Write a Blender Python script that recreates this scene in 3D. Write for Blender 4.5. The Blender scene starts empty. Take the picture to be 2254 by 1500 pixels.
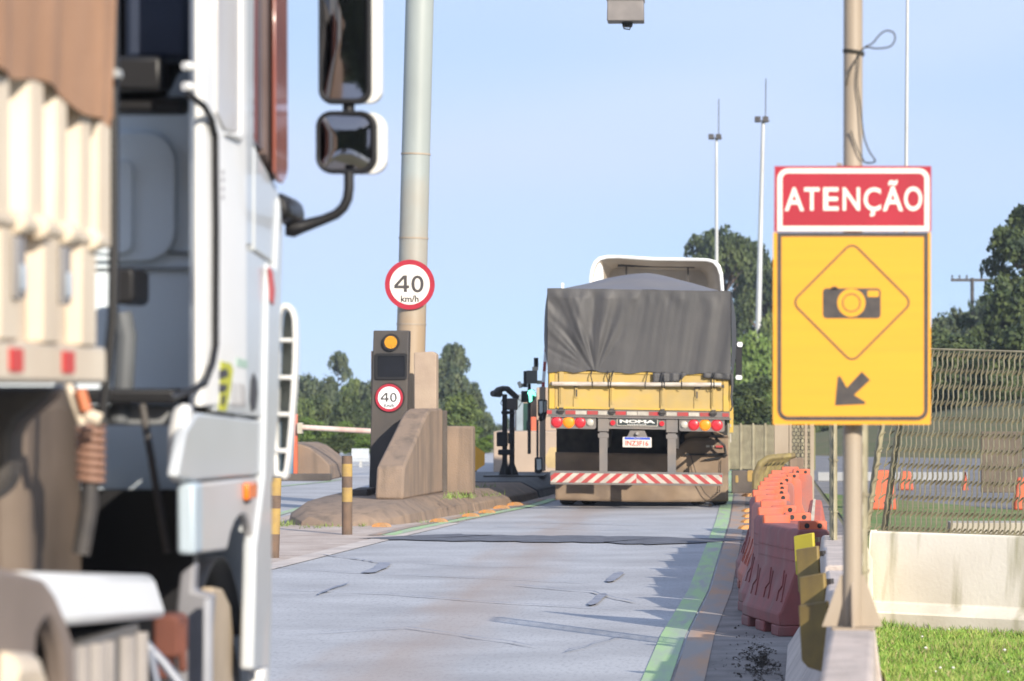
import bpy, math, random
from mathutils import Vector, Matrix, noise
R = math.radians
sc = bpy.context.scene
COL = sc.collection

# ------------------------------------------------------------------ camera
F, HX, HY, CH = 7750.0, 1600.0, 860.0, 1.7      # focal length in photo pixels, vanishing point, eye height
cd = bpy.data.cameras.new('camera'); cam = bpy.data.objects.new('camera', cd); COL.objects.link(cam)
cam.location = (0, 0, CH); cam.rotation_euler = (R(90), 0, 0)
cd.sensor_width = 36; cd.lens = F / 2254 * 36
cd.shift_x = -(HX - 1127) / 2254; cd.shift_y = (HY - 750) / 2254
cd.clip_start = 0.1; cd.clip_end = 20000
cd.dof.use_dof = True; cd.dof.focus_distance = 29; cd.dof.aperture_fstop = 5.0
sc.camera = cam
# ------------------------------------------------------------------ sky
SUN_EL, SUN_AZ = 22, 30            # degrees: elevation, and how far right of straight behind the camera
w = bpy.data.worlds.new('World'); sc.world = w; w.use_nodes = True
nt = w.node_tree; nt.nodes.clear()
def nd(t, **k):
    n = nt.nodes.new(t)
    for a, b in k.items(): setattr(n, a, b)
    return n
sky = nd('ShaderNodeTexSky', sky_type='NISHITA', sun_disc=False)
sky.sun_elevation = R(SUN_EL); sky.sun_rotation = R(180 - SUN_AZ)
sky.air_density = 1.0; sky.dust_density = 0.6; sky.ozone_density = 1.5
tc = nd('ShaderNodeTexCoord'); sx = nd('ShaderNodeSeparateXYZ'); cx = nd('ShaderNodeCombineXYZ')
mz = nd('ShaderNodeMath', operation='MULTIPLY_ADD'); mz.inputs[1].default_value = 1.0; mz.inputs[2].default_value = 0.16
mm = nd('ShaderNodeMath', operation='MAXIMUM'); mm.inputs[1].default_value = 0.10
L = nt.links.new
L(tc.outputs['Generated'], sx.inputs[0]); L(sx.outputs[2], mz.inputs[0]); L(mz.outputs[0], mm.inputs[0])
L(sx.outputs[0], cx.inputs[0]); L(sx.outputs[1], cx.inputs[1]); L(mm.outputs[0], cx.inputs[2]); L(cx.outputs[0], sky.inputs[0])
mp = nd('ShaderNodeMapping'); mp.inputs['Scale'].default_value = (4, 4, 15); mp.inputs['Location'].default_value = (.3, 0, .35)
nz = nd('ShaderNodeTexNoise'); nz.inputs['Scale'].default_value = 1.0; nz.inputs['Detail'].default_value = 2; nz.inputs['Roughness'].default_value = 0.4
cr = nd('ShaderNodeMapRange'); cr.inputs[1].default_value = 0.32; cr.inputs[2].default_value = 0.66; cr.inputs[3].default_value = 0.3; cr.inputs[4].default_value = 1.0
mx = nd('ShaderNodeMix', data_type='RGBA'); mx.inputs[7].default_value = (3.95, 4.75, 6.6, 1)
L(tc.outputs['Generated'], mp.inputs[0]); L(mp.outputs[0], nz.inputs[0]); L(nz.outputs[0], cr.inputs[0])
L(cr.outputs[0], mx.inputs[0]); L(sky.outputs[0], mx.inputs[6])
bg = nd('ShaderNodeBackground'); bg.inputs[1].default_value = 0.115
wo = nd('ShaderNodeOutputWorld'); L(mx.outputs[2], bg.inputs[0]); L(bg.outputs[0], wo.inputs[0])
# ------------------------------------------------------------------ sun
sd = bpy.data.lights.new('sun', 'SUN'); sun = bpy.data.objects.new('sun', sd); COL.objects.link(sun)
sd.energy = 4.4; sd.angle = R(0.6); sd.color = (1.0, 0.90, 0.76)
_s = Vector((math.sin(R(SUN_AZ)) * math.cos(R(SUN_EL)), -math.cos(R(SUN_AZ)) * math.cos(R(SUN_EL)), math.sin(R(SUN_EL))))
sun.rotation_euler = _s.to_track_quat('Z', 'Y').to_euler(); sun.location = _s * 50
vs = sc.view_settings; vs.view_transform = 'Standard'; vs.look = 'None'; vs.exposure = 0.62; vs.gamma = 1
HAZE = 0.0004
sc.cycles.max_bounces = 6; sc.cycles.volume_bounces = 0; sc.cycles.use_denoising = True

# ------------------------------------------------------------------ helpers
def at(px, py, Y): return Vector(((px - HX) * Y / F, Y, CH - (py - HY) * Y / F))
def gr(px, py):
    Y = F * CH / (py - HY); return ((px - HX) * Y / F, Y)
def gx(px, Y): return (px - HX) * Y / F
def gz(py, Y): return CH - (py - HY) * Y / F
MATS = {}
def mat(name, col, rough=0.7, metal=0.0, var=0.25, scale=3.0, col2=None, bump=0.0, bscale=40, spec=0.4, coat=0, streak=None, emit=None, estr=0, trans=0, alpha=None, stretch=(1, 1, 1), detail=5, lo=0.35, hi=0.68, coords='Object'):
    if name in MATS: return MATS[name]
    m = bpy.data.materials.new(name); m.use_nodes = True; t = m.node_tree; t.nodes.clear()
    N = t.nodes.new; K = t.links.new
    o = N('ShaderNodeOutputMaterial'); p = N('ShaderNodeBsdfPrincipled'); K(p.outputs[0], o.inputs[0])
    p.inputs['Roughness'].default_value = rough; p.inputs['Metallic'].default_value = metal
    p.inputs['Specular IOR Level'].default_value = spec; p.inputs['Coat Weight'].default_value = coat
    p.inputs['Coat Roughness'].default_value = 0.08
    if trans: p.inputs['Transmission Weight'].default_value = trans
    if alpha is not None: p.inputs['Alpha'].default_value = alpha
    c1 = tuple(col) + (1,)
    c2 = tuple(col2) + (1,) if col2 else tuple(c * (1 - var) for c in col) + (1,)
    g = N('ShaderNodeTexCoord'); mpn = N('ShaderNodeMapping'); mpn.inputs['Scale'].default_value = stretch
    K(g.outputs[coords], mpn.inputs[0])
    n = N('ShaderNodeTexNoise'); n.inputs['Scale'].default_value = scale; n.inputs['Detail'].default_value = detail; K(mpn.outputs[0], n.inputs[0])
    r = N('ShaderNodeMapRange'); r.inputs[1].default_value = lo; r.inputs[2].default_value = hi; K(n.outputs[0], r.inputs[0])
    x = N('ShaderNodeMix'); x.data_type = 'RGBA'; x.inputs[6].default_value = c1; x.inputs[7].default_value = c2; K(r.outputs[0], x.inputs[0])
    last = x.outputs[2]
    if streak:                                  # (colour, amount, scale3, lo, hi): wear with a shape of its own
        ms = N('ShaderNodeMapping'); ms.inputs['Scale'].default_value = streak[2]; K(g.outputs[coords], ms.inputs[0])
        n2 = N('ShaderNodeTexNoise'); n2.inputs['Scale'].default_value = 1; n2.inputs['Detail'].default_value = 6; K(ms.outputs[0], n2.inputs[0])
        r2 = N('ShaderNodeMapRange'); r2.inputs[1].default_value = streak[3]; r2.inputs[2].default_value = streak[4]; r2.inputs[4].default_value = streak[1]; K(n2.outputs[0], r2.inputs[0])
        x2 = N('ShaderNodeMix'); x2.data_type = 'RGBA'; x2.inputs[7].default_value = tuple(streak[0]) + (1,); K(last, x2.inputs[6]); K(r2.outputs[0], x2.inputs[0])
        last = x2.outputs[2]
    K(last, p.inputs['Base Color'])
    if bump:
        nb = N('ShaderNodeTexNoise'); nb.inputs['Scale'].default_value = bscale; nb.inputs['Detail'].default_value = 6; K(mpn.outputs[0], nb.inputs[0])
        b = N('ShaderNodeBump'); b.inputs['Strength'].default_value = bump; b.inputs['Distance'].default_value = 0.02
        K(nb.outputs[0], b.inputs['Height']); K(b.outputs[0], p.inputs['Normal'])
    if emit:
        p.inputs['Emission Color'].default_value = tuple(emit) + (1,); p.inputs['Emission Strength'].default_value = estr
    MATS[name] = m; return m
def dirt_by_height(name, col, dirty, z0, z1, **k):
    """paint that keeps its colour high up and carries a coat of road dust lower down"""
    m = mat(name, col, **k); t = m.node_tree; N = t.nodes.new; K = t.links.new
    p = [n for n in t.nodes if n.type == 'BSDF_PRINCIPLED'][0]
    src = p.inputs['Base Color'].links[0].from_socket
    g = N('ShaderNodeNewGeometry'); s = N('ShaderNodeSeparateXYZ'); K(g.outputs['Position'], s.inputs[0])
    nn = N('ShaderNodeTexNoise'); nn.inputs['Scale'].default_value = 1.6; nn.inputs['Detail'].default_value = 5
    K(g.outputs['Position'], nn.inputs[0])
    a = N('ShaderNodeMath'); a.operation = 'MULTIPLY_ADD'; a.inputs[1].default_value = (z1 - z0) * 1.2; K(nn.outputs[0], a.inputs[0]); K(s.outputs[2], a.inputs[2])
    r = N('ShaderNodeMapRange'); r.inputs[1].default_value = z0 + (z1 - z0) * .6; r.inputs[2].default_value = z1 + (z1 - z0) * .6; r.inputs[3].default_value = 1; r.inputs[4].default_value = 0
    K(a.outputs[0], r.inputs[0])
    x = N('ShaderNodeMix'); x.data_type = 'RGBA'; x.inputs[7].default_value = tuple(dirty) + (1,); K(src, x.inputs[6]); K(r.outputs[0], x.inputs[0]); K(x.outputs[2], p.inputs['Base Color'])
    return m

BASE = {}                      # world location of every built object's root
class MB:
    def __init__(s): s.v = []; s.f = []; s.m = []
    def add(s, vs_, fs, m=0):
        b = len(s.v); s.v += [tuple(q) for q in vs_]; s.f += [tuple(b + i for i in q) for q in fs]; s.m += [m] * len(fs); return s
    def box(s, x0, x1, y0, y1, z0, z1, m=0):
        return s.add([(x0, y0, z0), (x1, y0, z0), (x1, y1, z0), (x0, y1, z0), (x0, y0, z1), (x1, y0, z1), (x1, y1, z1), (x0, y1, z1)],
                     [(0, 3, 2, 1), (4, 5, 6, 7), (0, 1, 5, 4), (1, 2, 6, 5), (2, 3, 7, 6), (3, 0, 4, 7)], m)
    def hexa(s, p, m=0):       # 8 corners: bottom ring, top ring
        return s.add(p, [(0, 3, 2, 1), (4, 5, 6, 7), (0, 1, 5, 4), (1, 2, 6, 5), (2, 3, 7, 6), (3, 0, 4, 7)], m)
    def prism(s, poly, axis, a, b, m=0):
        n = len(poly)
        if axis == 'x': va = [(a, p, q) for p, q in poly]; vb = [(b, p, q) for p, q in poly]
        elif axis == 'y': va = [(p, a, q) for p, q in poly]; vb = [(p, b, q) for p, q in poly]
        else: va = [(p, q, a) for p, q in poly]; vb = [(p, q, b) for p, q in poly]
        A = sum(poly[i][0] * poly[(i + 1) % n][1] - poly[(i + 1) % n][0] * poly[i][1] for i in range(n))
        flip = (A > 0) != (b < a)
        if axis == 'y': flip = not flip
        f = []
        lo, hi = tuple(range(n)), tuple(range(n, 2 * n))
        f.append(lo[::-1] if flip else lo); f.append(hi if flip else hi[::-1])
        for i in range(n):
            j = (i + 1) % n; q = (i, j, n + j, n + i); f.append(q if flip else q[::-1])
        return s.add(va + vb, f, m)
    def ring(s, outer, inner, axis, a, b, m=0):
        n = len(outer); V = []
        for t in (a, b):
            for P in (outer, inner):
                for p, q in P: V.append((t, p, q) if axis == 'x' else (p, t, q) if axis == 'y' else (p, q, t))
        f = []
        for i in range(n):
            j = (i + 1) % n
            f += [(i, j, n + j, n + i), (2 * n + i, 3 * n + i, 3 * n + j, 2 * n + j), (i, 2 * n + i, 2 * n + j, j), (n + i, n + j, 3 * n + j, 3 * n + i)]
        return s.add(V, f, m)
    def cyl(s, p0, p1, r0, r1=None, n=14, m=0):
        return s.tube([p0, p1], [r0, r0 if r1 is None else r1], n, m)
    def tube(s, pts, r, n=8, m=0, close=False):
        pts = [Vector(p) for p in pts]; k = len(pts)
        rs = r if isinstance(r, (list, tuple)) else [r] * k
        V = []; up = None
        for i, p in enumerate(pts):
            d = (pts[min(i + 1, k - 1)] - pts[max(i - 1, 0)])
            if close: d = pts[(i + 1) % k] - pts[i - 1]
            d.normalize()
            if up is None:
                up = Vector((0, 0, 1)) if abs(d.z) < 0.9 else Vector((1, 0, 0))
            a = d.cross(up).normalized(); b = a.cross(d).normalized(); up = b
            for j in range(n):
                t = 2 * math.pi * j / n; V.append(p + (a * math.cos(t) + b * math.sin(t)) * rs[i])
        f = []
        for i in range(k if close else k - 1):
            for j in range(n):
                i2 = (i + 1) % k; j2 = (j + 1) % n; f.append((i * n + j, i * n + j2, i2 * n + j2, i2 * n + j))
        if not close: f += [tuple(range(n))[::-1], tuple(range((k - 1) * n, k * n))]
        return s.add(V, f, m)
    def grid(s, fn, nu, nv, m=0):
        V = [fn(i / nu, j / nv) for j in range(nv + 1) for i in range(nu + 1)]
        f = [(j * (nu + 1) + i, j * (nu + 1) + i + 1, (j + 1) * (nu + 1) + i + 1, (j + 1) * (nu + 1) + i) for j in range(nv) for i in range(nu)]
        return s.add(V, f, m)
    def disc(s, c, r, axis, t, n=28, m=0):
        if axis == 'y': return s.prism([(c[0] + r * math.cos(2 * math.pi * i / n), c[2] + r * math.sin(2 * math.pi * i / n)) for i in range(n)], 'y', c[1], c[1] + t, m)
        return s.prism([(c[1] + r * math.cos(2 * math.pi * i / n), c[2] + r * math.sin(2 * math.pi * i / n)) for i in range(n)], 'x', c[0], c[0] + t, m)
    def xf(s, fn): s.v = [tuple(fn(Vector(q))) for q in s.v]; return s
    def build(s, name, mats, parent=None, label=None, cat=None, group=None, kind=None, smooth=35, bevel=0, local=False, weld=False, solid=0, subs=0, each=False):
        if each:                       # one object per loose piece
            par = list(range(len(s.v)))
            def root(i):
                while par[i] != i: par[i] = par[par[i]]; i = par[i]
                return i
            for q in s.f:
                for i in q[1:]: par[root(i)] = root(q[0])
            grp = {}
            for q, mi in zip(s.f, s.m): grp.setdefault(root(q[0]), []).append((q, mi))
            last = None
            for k_, fs in grp.items():
                ids = sorted({i for q, _ in fs for i in q}); mpv = {i: j for j, i in enumerate(ids)}; b_ = MB()
                b_.v = [s.v[i] for i in ids]; b_.f = [tuple(mpv[i] for i in q) for q, _ in fs]; b_.m = [mi for _, mi in fs]
                last = b_.build(name, mats, parent, label, cat, group, kind, smooth, bevel, local, weld, solid, subs)
            return last
        if not isinstance(mats, (list, tuple)): mats = [mats]
        if parent is not None: base = Vector((0, 0, 0)) if local else BASE[parent.name]
        elif kind == 'structure' or local: base = Vector((0, 0, 0))
        else:
            xs = [q[0] for q in s.v]; ys = [q[1] for q in s.v]; zs = [q[2] for q in s.v]
            base = Vector(((min(xs) + max(xs)) / 2, (min(ys) + max(ys)) / 2, min(zs)))
        me = bpy.data.meshes.new(name)
        me.from_pydata([(q[0] - base.x, q[1] - base.y, q[2] - base.z) for q in s.v], [], s.f)
        for q in mats: me.materials.append(q)
        if len(mats) > 1: me.polygons.foreach_set('material_index', s.m)
        if smooth:
            me.shade_smooth(); me.set_sharp_from_angle(angle=R(smooth))
        me.update()
        o = bpy.data.objects.new(name, me); COL.objects.link(o)
        if parent is not None: o.parent = parent; BASE[o.name] = base
        else: o.location = base; BASE[o.name] = base
        if solid:
            q = o.modifiers.new('thickness', 'SOLIDIFY'); q.thickness = solid; q.offset = 0
        if bevel:
            q = o.modifiers.new('bevel', 'BEVEL'); q.width = bevel; q.segments = 2; q.limit_method = 'ANGLE'; q.angle_limit = R(35)
        if subs:
            q = o.modifiers.new('subdivision', 'SUBSURF'); q.levels = subs; q.render_levels = subs
        tag(o, label, cat, group, kind); return o
def tag(o, label=None, cat=None, group=None, kind=None):
    if label: o['label'] = label
    if cat: o['category'] = cat
    if group: o['group'] = group
    if kind: o['kind'] = kind
    return o
def thing(name, label, cat, loc, group=None):
    o = bpy.data.objects.new(name, None); COL.objects.link(o); o.location = loc; o.empty_display_size = 0.2
    BASE[o.name] = Vector(loc); return tag(o, label, cat, group)
def copy_thing(o, loc, label, rz=0, scale=None):
    c = o.copy(); COL.objects.link(c); c.location = loc; c.rotation_euler = (0, 0, rz); c['label'] = label
    if scale: c.scale = scale
    def rec(a, b):
        for ch in [q for q in a.children]:
            d = ch.copy(); COL.objects.link(d); d.parent = b; rec(ch, d)
    rec(o, c); return c
def rrect(cx_, cz, w_, h_, r_, seg=5):
    P = []
    for sx_, sz, a0 in ((1, 1, 0), (-1, 1, 90), (-1, -1, 180), (1, -1, 270)):
        for i in range(seg + 1):
            a = R(a0 + 90 * i / seg); P.append((cx_ + sx_ * (w_ / 2 - r_) + r_ * math.cos(a), cz + sz * (h_ / 2 - r_) + r_ * math.sin(a)))
    return P
def circ(cx_, cz, r_, n=32): return [(cx_ + r_ * math.cos(2 * math.pi * i / n), cz + r_ * math.sin(2 * math.pi * i / n)) for i in range(n)]
def lettering(txt, x0, x1, z0, z1, y, bold=0.0, thick=0.003, space=1.0):
    """words as a thin solid in the x/z plane, filling the box x0..x1, z0..z1, front face towards -y"""
    cu = bpy.data.curves.new('t', 'FONT'); cu.body = txt; cu.offset = bold; cu.space_character = space; cu.resolution_u = 4
    ob = bpy.data.objects.new('t', cu); COL.objects.link(ob)
    dg = bpy.context.evaluated_depsgraph_get(); me = bpy.data.meshes.new_from_object(ob.evaluated_get(dg))
    vs_ = [v.co.copy() for v in me.vertices]; fs = [tuple(p.vertices) for p in me.polygons]
    bpy.data.objects.remove(ob); bpy.data.meshes.remove(me); bpy.data.curves.remove(cu)
    a0 = min(v.x for v in vs_); a1 = max(v.x for v in vs_); b0 = min(v.y for v in vs_); b1 = max(v.y for v in vs_)
    mb = MB(); mb.add([(x0 + (v.x - a0) / (a1 - a0) * (x1 - x0), y, z0 + (v.y - b0) / (b1 - b0) * (z1 - z0)) for v in vs_], fs)
    return mb
def ground_z(x, y):
    if y < 100: return 0.0
    if y < 220: t = (y - 100) / 120; return -6 * t * t * (3 - 2 * t)
    return -6 - (y - 220) * 0.012

# ------------------------------------------------------------------ materials
M_road = mat('road_concrete', (0.43, 0.44, 0.462), 0.85, col2=(0.325, 0.33, 0.348), scale=0.9, bump=0.2, bscale=60, streak=((0.22, 0.225, 0.25), 0.55, (38, 9, 1), 0.50, 0.72), detail=9)
def dirty_track(m, cx_, wid, col):
    t = m.node_tree; N = t.nodes.new; K = t.links.new; p = [n for n in t.nodes if n.type == 'BSDF_PRINCIPLED'][0]; src = p.inputs['Base Color'].links[0].from_socket
    g = N('ShaderNodeNewGeometry'); s = N('ShaderNodeSeparateXYZ'); K(g.outputs['Position'], s.inputs[0])
    mp_ = N('ShaderNodeMapping'); mp_.inputs['Scale'].default_value = (1.6, .22, 1); K(g.outputs['Position'], mp_.inputs[0])
    nn = N('ShaderNodeTexNoise'); nn.inputs['Detail'].default_value = 7; nn.inputs['Scale'].default_value = 1.3; K(mp_.outputs[0], nn.inputs[0])
    def M(op, a, b=None):
        q = N('ShaderNodeMath'); q.operation = op
        for i, v in enumerate((a, b)):
            if v is None: continue
            if isinstance(v, (int, float)): q.inputs[i].default_value = v
            else: K(v, q.inputs[i])
        return q.outputs[0]
    d = M('ABSOLUTE', M('ADD', M('ADD', s.outputs[0], -cx_), M('MULTIPLY', M('SUBTRACT', nn.outputs[0], .5), 1.0)))
    r = N('ShaderNodeMapRange'); r.interpolation_type = 'SMOOTHSTEP'; r.inputs[1].default_value = 0; r.inputs[2].default_value = wid; r.inputs[3].default_value = .62; r.inputs[4].default_value = 0; K(d, r.inputs[0])
    x = N('ShaderNodeMix'); x.data_type = 'RGBA'; x.inputs[7].default_value = tuple(col) + (1,); K(src, x.inputs[6]); K(M('MULTIPLY', r.outputs[0], M('ADD', nn.outputs[0], .35)), x.inputs[0]); K(x.outputs[2], p.inputs['Base Color'])
dirty_track(M_road, -2.05, .62, (0.33, 0.255, 0.21))
M_dust = mat('sandy_dust', (0.50, 0.43, 0.38), 0.95, col2=(0.36, 0.29, 0.25), scale=2.2, bump=0.6, bscale=25, detail=9)
M_soil = mat('dark_soil', (0.10, 0.085, 0.075), 0.95, col2=(0.04, 0.035, 0.03), scale=9, bump=1, bscale=60)
M_gnd = mat('ground_earth', (0.13, 0.15, 0.07), 0.95, col2=(0.20, 0.17, 0.10), scale=0.15, bump=0.4, bscale=5)
M_shoulder = mat('dirty_shoulder', (0.26, 0.235, 0.225), 0.9, col2=(0.15, 0.135, 0.13), scale=2.5, bump=0.4, bscale=50, detail=9)
M_green = mat('green_line_paint', (0.35, 0.52, 0.25), 0.7, col2=(0.34, 0.40, 0.33), scale=2.5, detail=9, stretch=(3, .4, 1), lo=0.40, hi=0.68, streak=((0.34, 0.34, 0.34), .9, (6, .6, 1), .55, .68))
M_orange = mat('orange_line_paint', (0.44, 0.27, 0.17), 0.8, col2=(0.30, 0.27, 0.25), scale=1.6, detail=9, lo=.30, hi=.58, stretch=(3, .5, 1))
M_tar = mat('tar_seam', (0.19, 0.205, 0.26), 0.8, col2=(0.31, 0.33, 0.38), scale=4, detail=8)
M_conc = mat('dusty_concrete', (0.27, 0.195, 0.14), 0.9, col2=(0.205, 0.155, 0.12), scale=2.0, bump=0.35, bscale=45, streak=((0.12, 0.095, 0.075), .75, (6, 6, .5), .48, .72))
M_concd = mat('dark_concrete', (0.13, 0.11, 0.095), 0.9, col2=(0.07, 0.06, 0.055), scale=2.0, bump=0.4, bscale=45)
M_kerbshade = mat('kerb_shadow_black', (0.03, 0.03, 0.032), 0.6, col2=(0.07, 0.065, 0.06), scale=3, bump=.3)  # black stands in for the truck's shadow on the kerb
M_whitec = mat('whitewashed_concrete', (0.74, 0.70, 0.61), 0.9, col2=(0.62, 0.57, 0.48), scale=1.7, bump=0.12, bscale=40, streak=((0.33, 0.31, 0.20), .85, (8, 8, 0.7), .52, .72), detail=8)
M_barr = mat('barrier_concrete', (0.56, 0.48, 0.43), 0.9, col2=(0.44, 0.38, 0.34), scale=3, bump=.35, bscale=50, streak=((0.2, 0.17, 0.15), .5, (8, 8, 1), .52, .75))
M_col = dirt_by_height('column_steel', (0.33, 0.365, 0.35), (0.34, 0.255, 0.17), 2.0, 5.0, rough=0.5, metal=0.0, var=.18, scale=1.5, stretch=(1, 1, .4), spec=.5)
M_pole = mat('pole_paint', (0.38, 0.32, 0.25), 0.5, col2=(0.28, 0.22, 0.16), scale=3, stretch=(1, 1, .3), spec=.5)
M_galv = mat('galvanised_steel', (0.50, 0.53, 0.54), 0.45, metal=.3, col2=(0.38, 0.38, 0.37), scale=2, stretch=(1, 1, .15))
M_panel = mat('dark_cabinet', (0.045, 0.042, 0.042), 0.6, col2=(0.085, 0.07, 0.058), scale=1.6, bump=.1, stretch=(1, 1, .5))
M_black = mat('black_plastic', (0.012, 0.012, 0.014), 0.45, var=.3)
M_dark = mat('dark_steel', (0.035, 0.033, 0.035), 0.55, col2=(0.08, 0.07, 0.06), scale=8)
M_rub = mat('rubber', (0.018, 0.018, 0.018), 0.8, col2=(0.05, 0.045, 0.04), scale=6)
M_white = mat('white_paint', (0.74, 0.76, 0.78), 0.35, var=.08, coat=.3, scale=4)
M_sred = mat('sign_red', (0.38, 0.014, 0.034), 0.5, col2=(0.32, 0.013, 0.028), scale=6, coat=.2)
M_swhite = mat('sign_white', (0.80, 0.76, 0.68), 0.55, var=.1, scale=10)
M_syel = mat('sign_yellow', (0.72, 0.345, 0.02), 0.5, col2=(0.69, 0.32, 0.022), scale=2.5, stretch=(.4, .4, 12), coat=.15)
M_sblk = mat('sign_black', (0.045, 0.040, 0.042), 0.6, col2=(0.075, 0.065, 0.06), scale=25)
M_orpl = mat('orange_plastic', (0.64, 0.135, 0.055), 0.6, col2=(0.46, 0.11, 0.065), scale=5, streak=((0.30, 0.15, 0.13), .6, (5, 5, 2), .52, .7))
M_orpl2 = mat('faded_shaded_red_plastic', (0.27, 0.075, 0.07), 0.7, col2=(0.19, 0.07, 0.065), scale=5, streak=((0.25, 0.16, 0.15), .6, (5, 5, 2), .5, .7))  # faded red, with the flanks' shade put into the colour as well
M_mesh = mat('fence_paint', (0.31, 0.28, 0.18), 0.55, col2=(0.20, 0.17, 0.11), scale=7, spec=.5)
M_bark = mat('bark', (0.13, 0.09, 0.065), 0.95, col2=(0.07, 0.05, 0.04), scale=3, stretch=(1, 1, .3))
M_ply = mat('plate_yellow_shaded', (0.26, 0.185, 0.055), 0.6, col2=(0.17, 0.12, 0.05), scale=9)  # brown tone holds the shade on the three nearer plates
M_ply2 = mat('plate_yellow_sunlit', (0.50, 0.42, 0.04), 0.6, var=.2)  # sunlit copy of the plate yellow, for the farthest plate
M_orpl3 = mat('dusty_shaded_orange_plastic', (0.46, 0.11, 0.06), 0.65, col2=(0.33, 0.11, 0.085), scale=5, streak=((0.24, 0.15, 0.14), .6, (5, 5, 2), .48, .7))  # dusty orange, darkened to carry the shade of the flanks too
M_bolly = mat('bollard_yellow', (0.40, 0.27, 0.08), 0.75, col2=(0.30, 0.20, 0.08), scale=9, bump=.2)
M_bollb = mat('bollard_brown', (0.17, 0.11, 0.075), 0.8, col2=(0.11, 0.08, 0.06), scale=9, bump=.2)
# ================================================================== GROUND
g = MB()
ys = [-40, 0, 40, 70, 100, 110, 120, 135, 150, 165, 180, 195, 210, 220, 260, 320, 450, 700, 1200, 2500, 6000]
xs = [-3000, -600, -150, -60, -25, -10, 0, 6, 20, 60, 150, 600, 3000]
V = [(x, y, ground_z(x, y) - 0.012) for y in ys for x in xs]; nx = len(xs)
g.add(V, [(j * nx + i, j * nx + i + 1, (j + 1) * nx + i + 1, (j + 1) * nx + i) for j in range(len(ys) - 1) for i in range(nx - 1)])
g.build('ground', M_gnd, kind='structure', smooth=0)
def sheet(name, pts, z, m, extra=None):
    mb = MB(); n = len(pts); mb.add([(x, y, z) for x, y in pts], [tuple(range(n))]); return mb.build(name, m, kind='structure', smooth=0)
def ribbon(name, L_, R_, z, m):
    mb = MB(); n = len(L_)
    mb.add([(x, y, z) for x, y in L_] + [(x, y, z) for x, y in R_], [(i, n + i, n + i + 1, i + 1) for i in range(n - 1)])
    return mb.build(name, m, kind='structure', smooth=0)
sheet('road', [(-16, -12), (0.25, -12), (0.30, 30), (0.62, 60), (0.9, 96), (-16, 96)], 0.0, M_road)
sheet('road_shoulder', [(-0.30, 8), (0.55, 8), (1.4, 33), (1.6, 70), (0.15, 70), (0.0, 45), (-0.12, 30), (-0.35, 20)], 0.004, M_shoulder)
sheet('sandy_verge', [(-5.6, 18), (-4.4, 33.8), (-3.8, 41.4), (-3.3, 47), (-2.77, 52.3), (-2.6, 60), (-6.0, 60), (-5.95, 44), (-6.3, 34), (-6.6, 18)], 0.004, M_dust)
sheet('service_road', [(1.45, 24.5), (9, 24.5), (14, 60), (12, 92), (1.8, 92), (1.5, 40)], 0.0, mat('far_asphalt', (0.15, 0.15, 0.165), .85, col2=(0.22, 0.21, 0.20), scale=1, detail=8))
sheet('grass_verge', [(1.5, 37), (8, 33), (14, 44), (12, 56), (5, 47), (1.6, 58)], 0.006, mat('verge_grass', (0.11, 0.20, 0.045), .95, col2=(0.22, 0.22, 0.09), scale=1.2, bump=1, bscale=30))
# lane markings
rl = [(-.53, 19), (-.50, 20.6), (-.457, 24.4), (-.328, 29.9), (-.225, 38.75), (-.146, 45.4), (-.05, 60), (0.1, 80)]
ribbon('lane_line', rl, [(x + .17, y) for x, y in rl], 0.008, M_green)
ribbon('lane_line', [(x + .19, y) for x, y in rl], [(x + .37, y) for x, y in rl], 0.009, M_orange)
ll = [gr(870, 1180), gr(940, 1163), gr(1030, 1145), gr(1110, 1129), gr(1190, 1113), gr(1230, 1100)]
ribbon('lane_line', [(x - .17, y) for x, y in ll], ll, 0.010, M_green)
ribbon('lane_line', [(x - .33, y) for x, y in ll], [(x - .19, y) for x, y in ll], 0.011, M_orange)
l2 = [(-6.8, 20), (-6.4, 34), (-6.05, 44), (-6.1, 60)]
ribbon('lane_line', [(x - .14, y) for x, y in l2], l2, 0.008, M_green)
l3 = [gr(540, 1079), gr(620, 1072), gr(720, 1062), gr(760, 1056)]
ribbon('lane_line', [(x - .05, y + .5) for x, y in l3], l3, 0.008, M_green)
# tar seams and a wide dark band painted as an overhead arm's shadow
def seam(pts, w0, seed):
    rnd = random.Random(seed); P = []
    for (a, b) in zip(pts[:-1], pts[1:]):
        for t in range(8): P.append((a[0] + (b[0] - a[0]) * t / 8, a[1] + (b[1] - a[1]) * t / 8))
    P.append(pts[-1]); A = []; B = []
    for i, (x, y) in enumerate(P):
        j = rnd.uniform(-.02, .02) if w0 < .08 else 0; ww = w0 * (rnd.uniform(.35, 1.2) if w0 < .08 else rnd.uniform(.85, 1.1) if w0 < 1 else rnd.uniform(.75, 1.1)) * (0.25 if i in (0, len(P) - 1) else 1)
        q = P[min(i + 1, len(P) - 1)]; p = P[max(i - 1, 0)]; dx, dy = q[0] - p[0], q[1] - p[1]; l = math.hypot(dx, dy) or 1
        nx_, ny_ = -dy / l, dx / l
        A.append((x + nx_ * (ww / 2 + j), y + ny_ * (ww / 2 + j))); B.append((x - nx_ * (ww / 2 - j), y - ny_ * (ww / 2 - j)))
    return A, B
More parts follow.
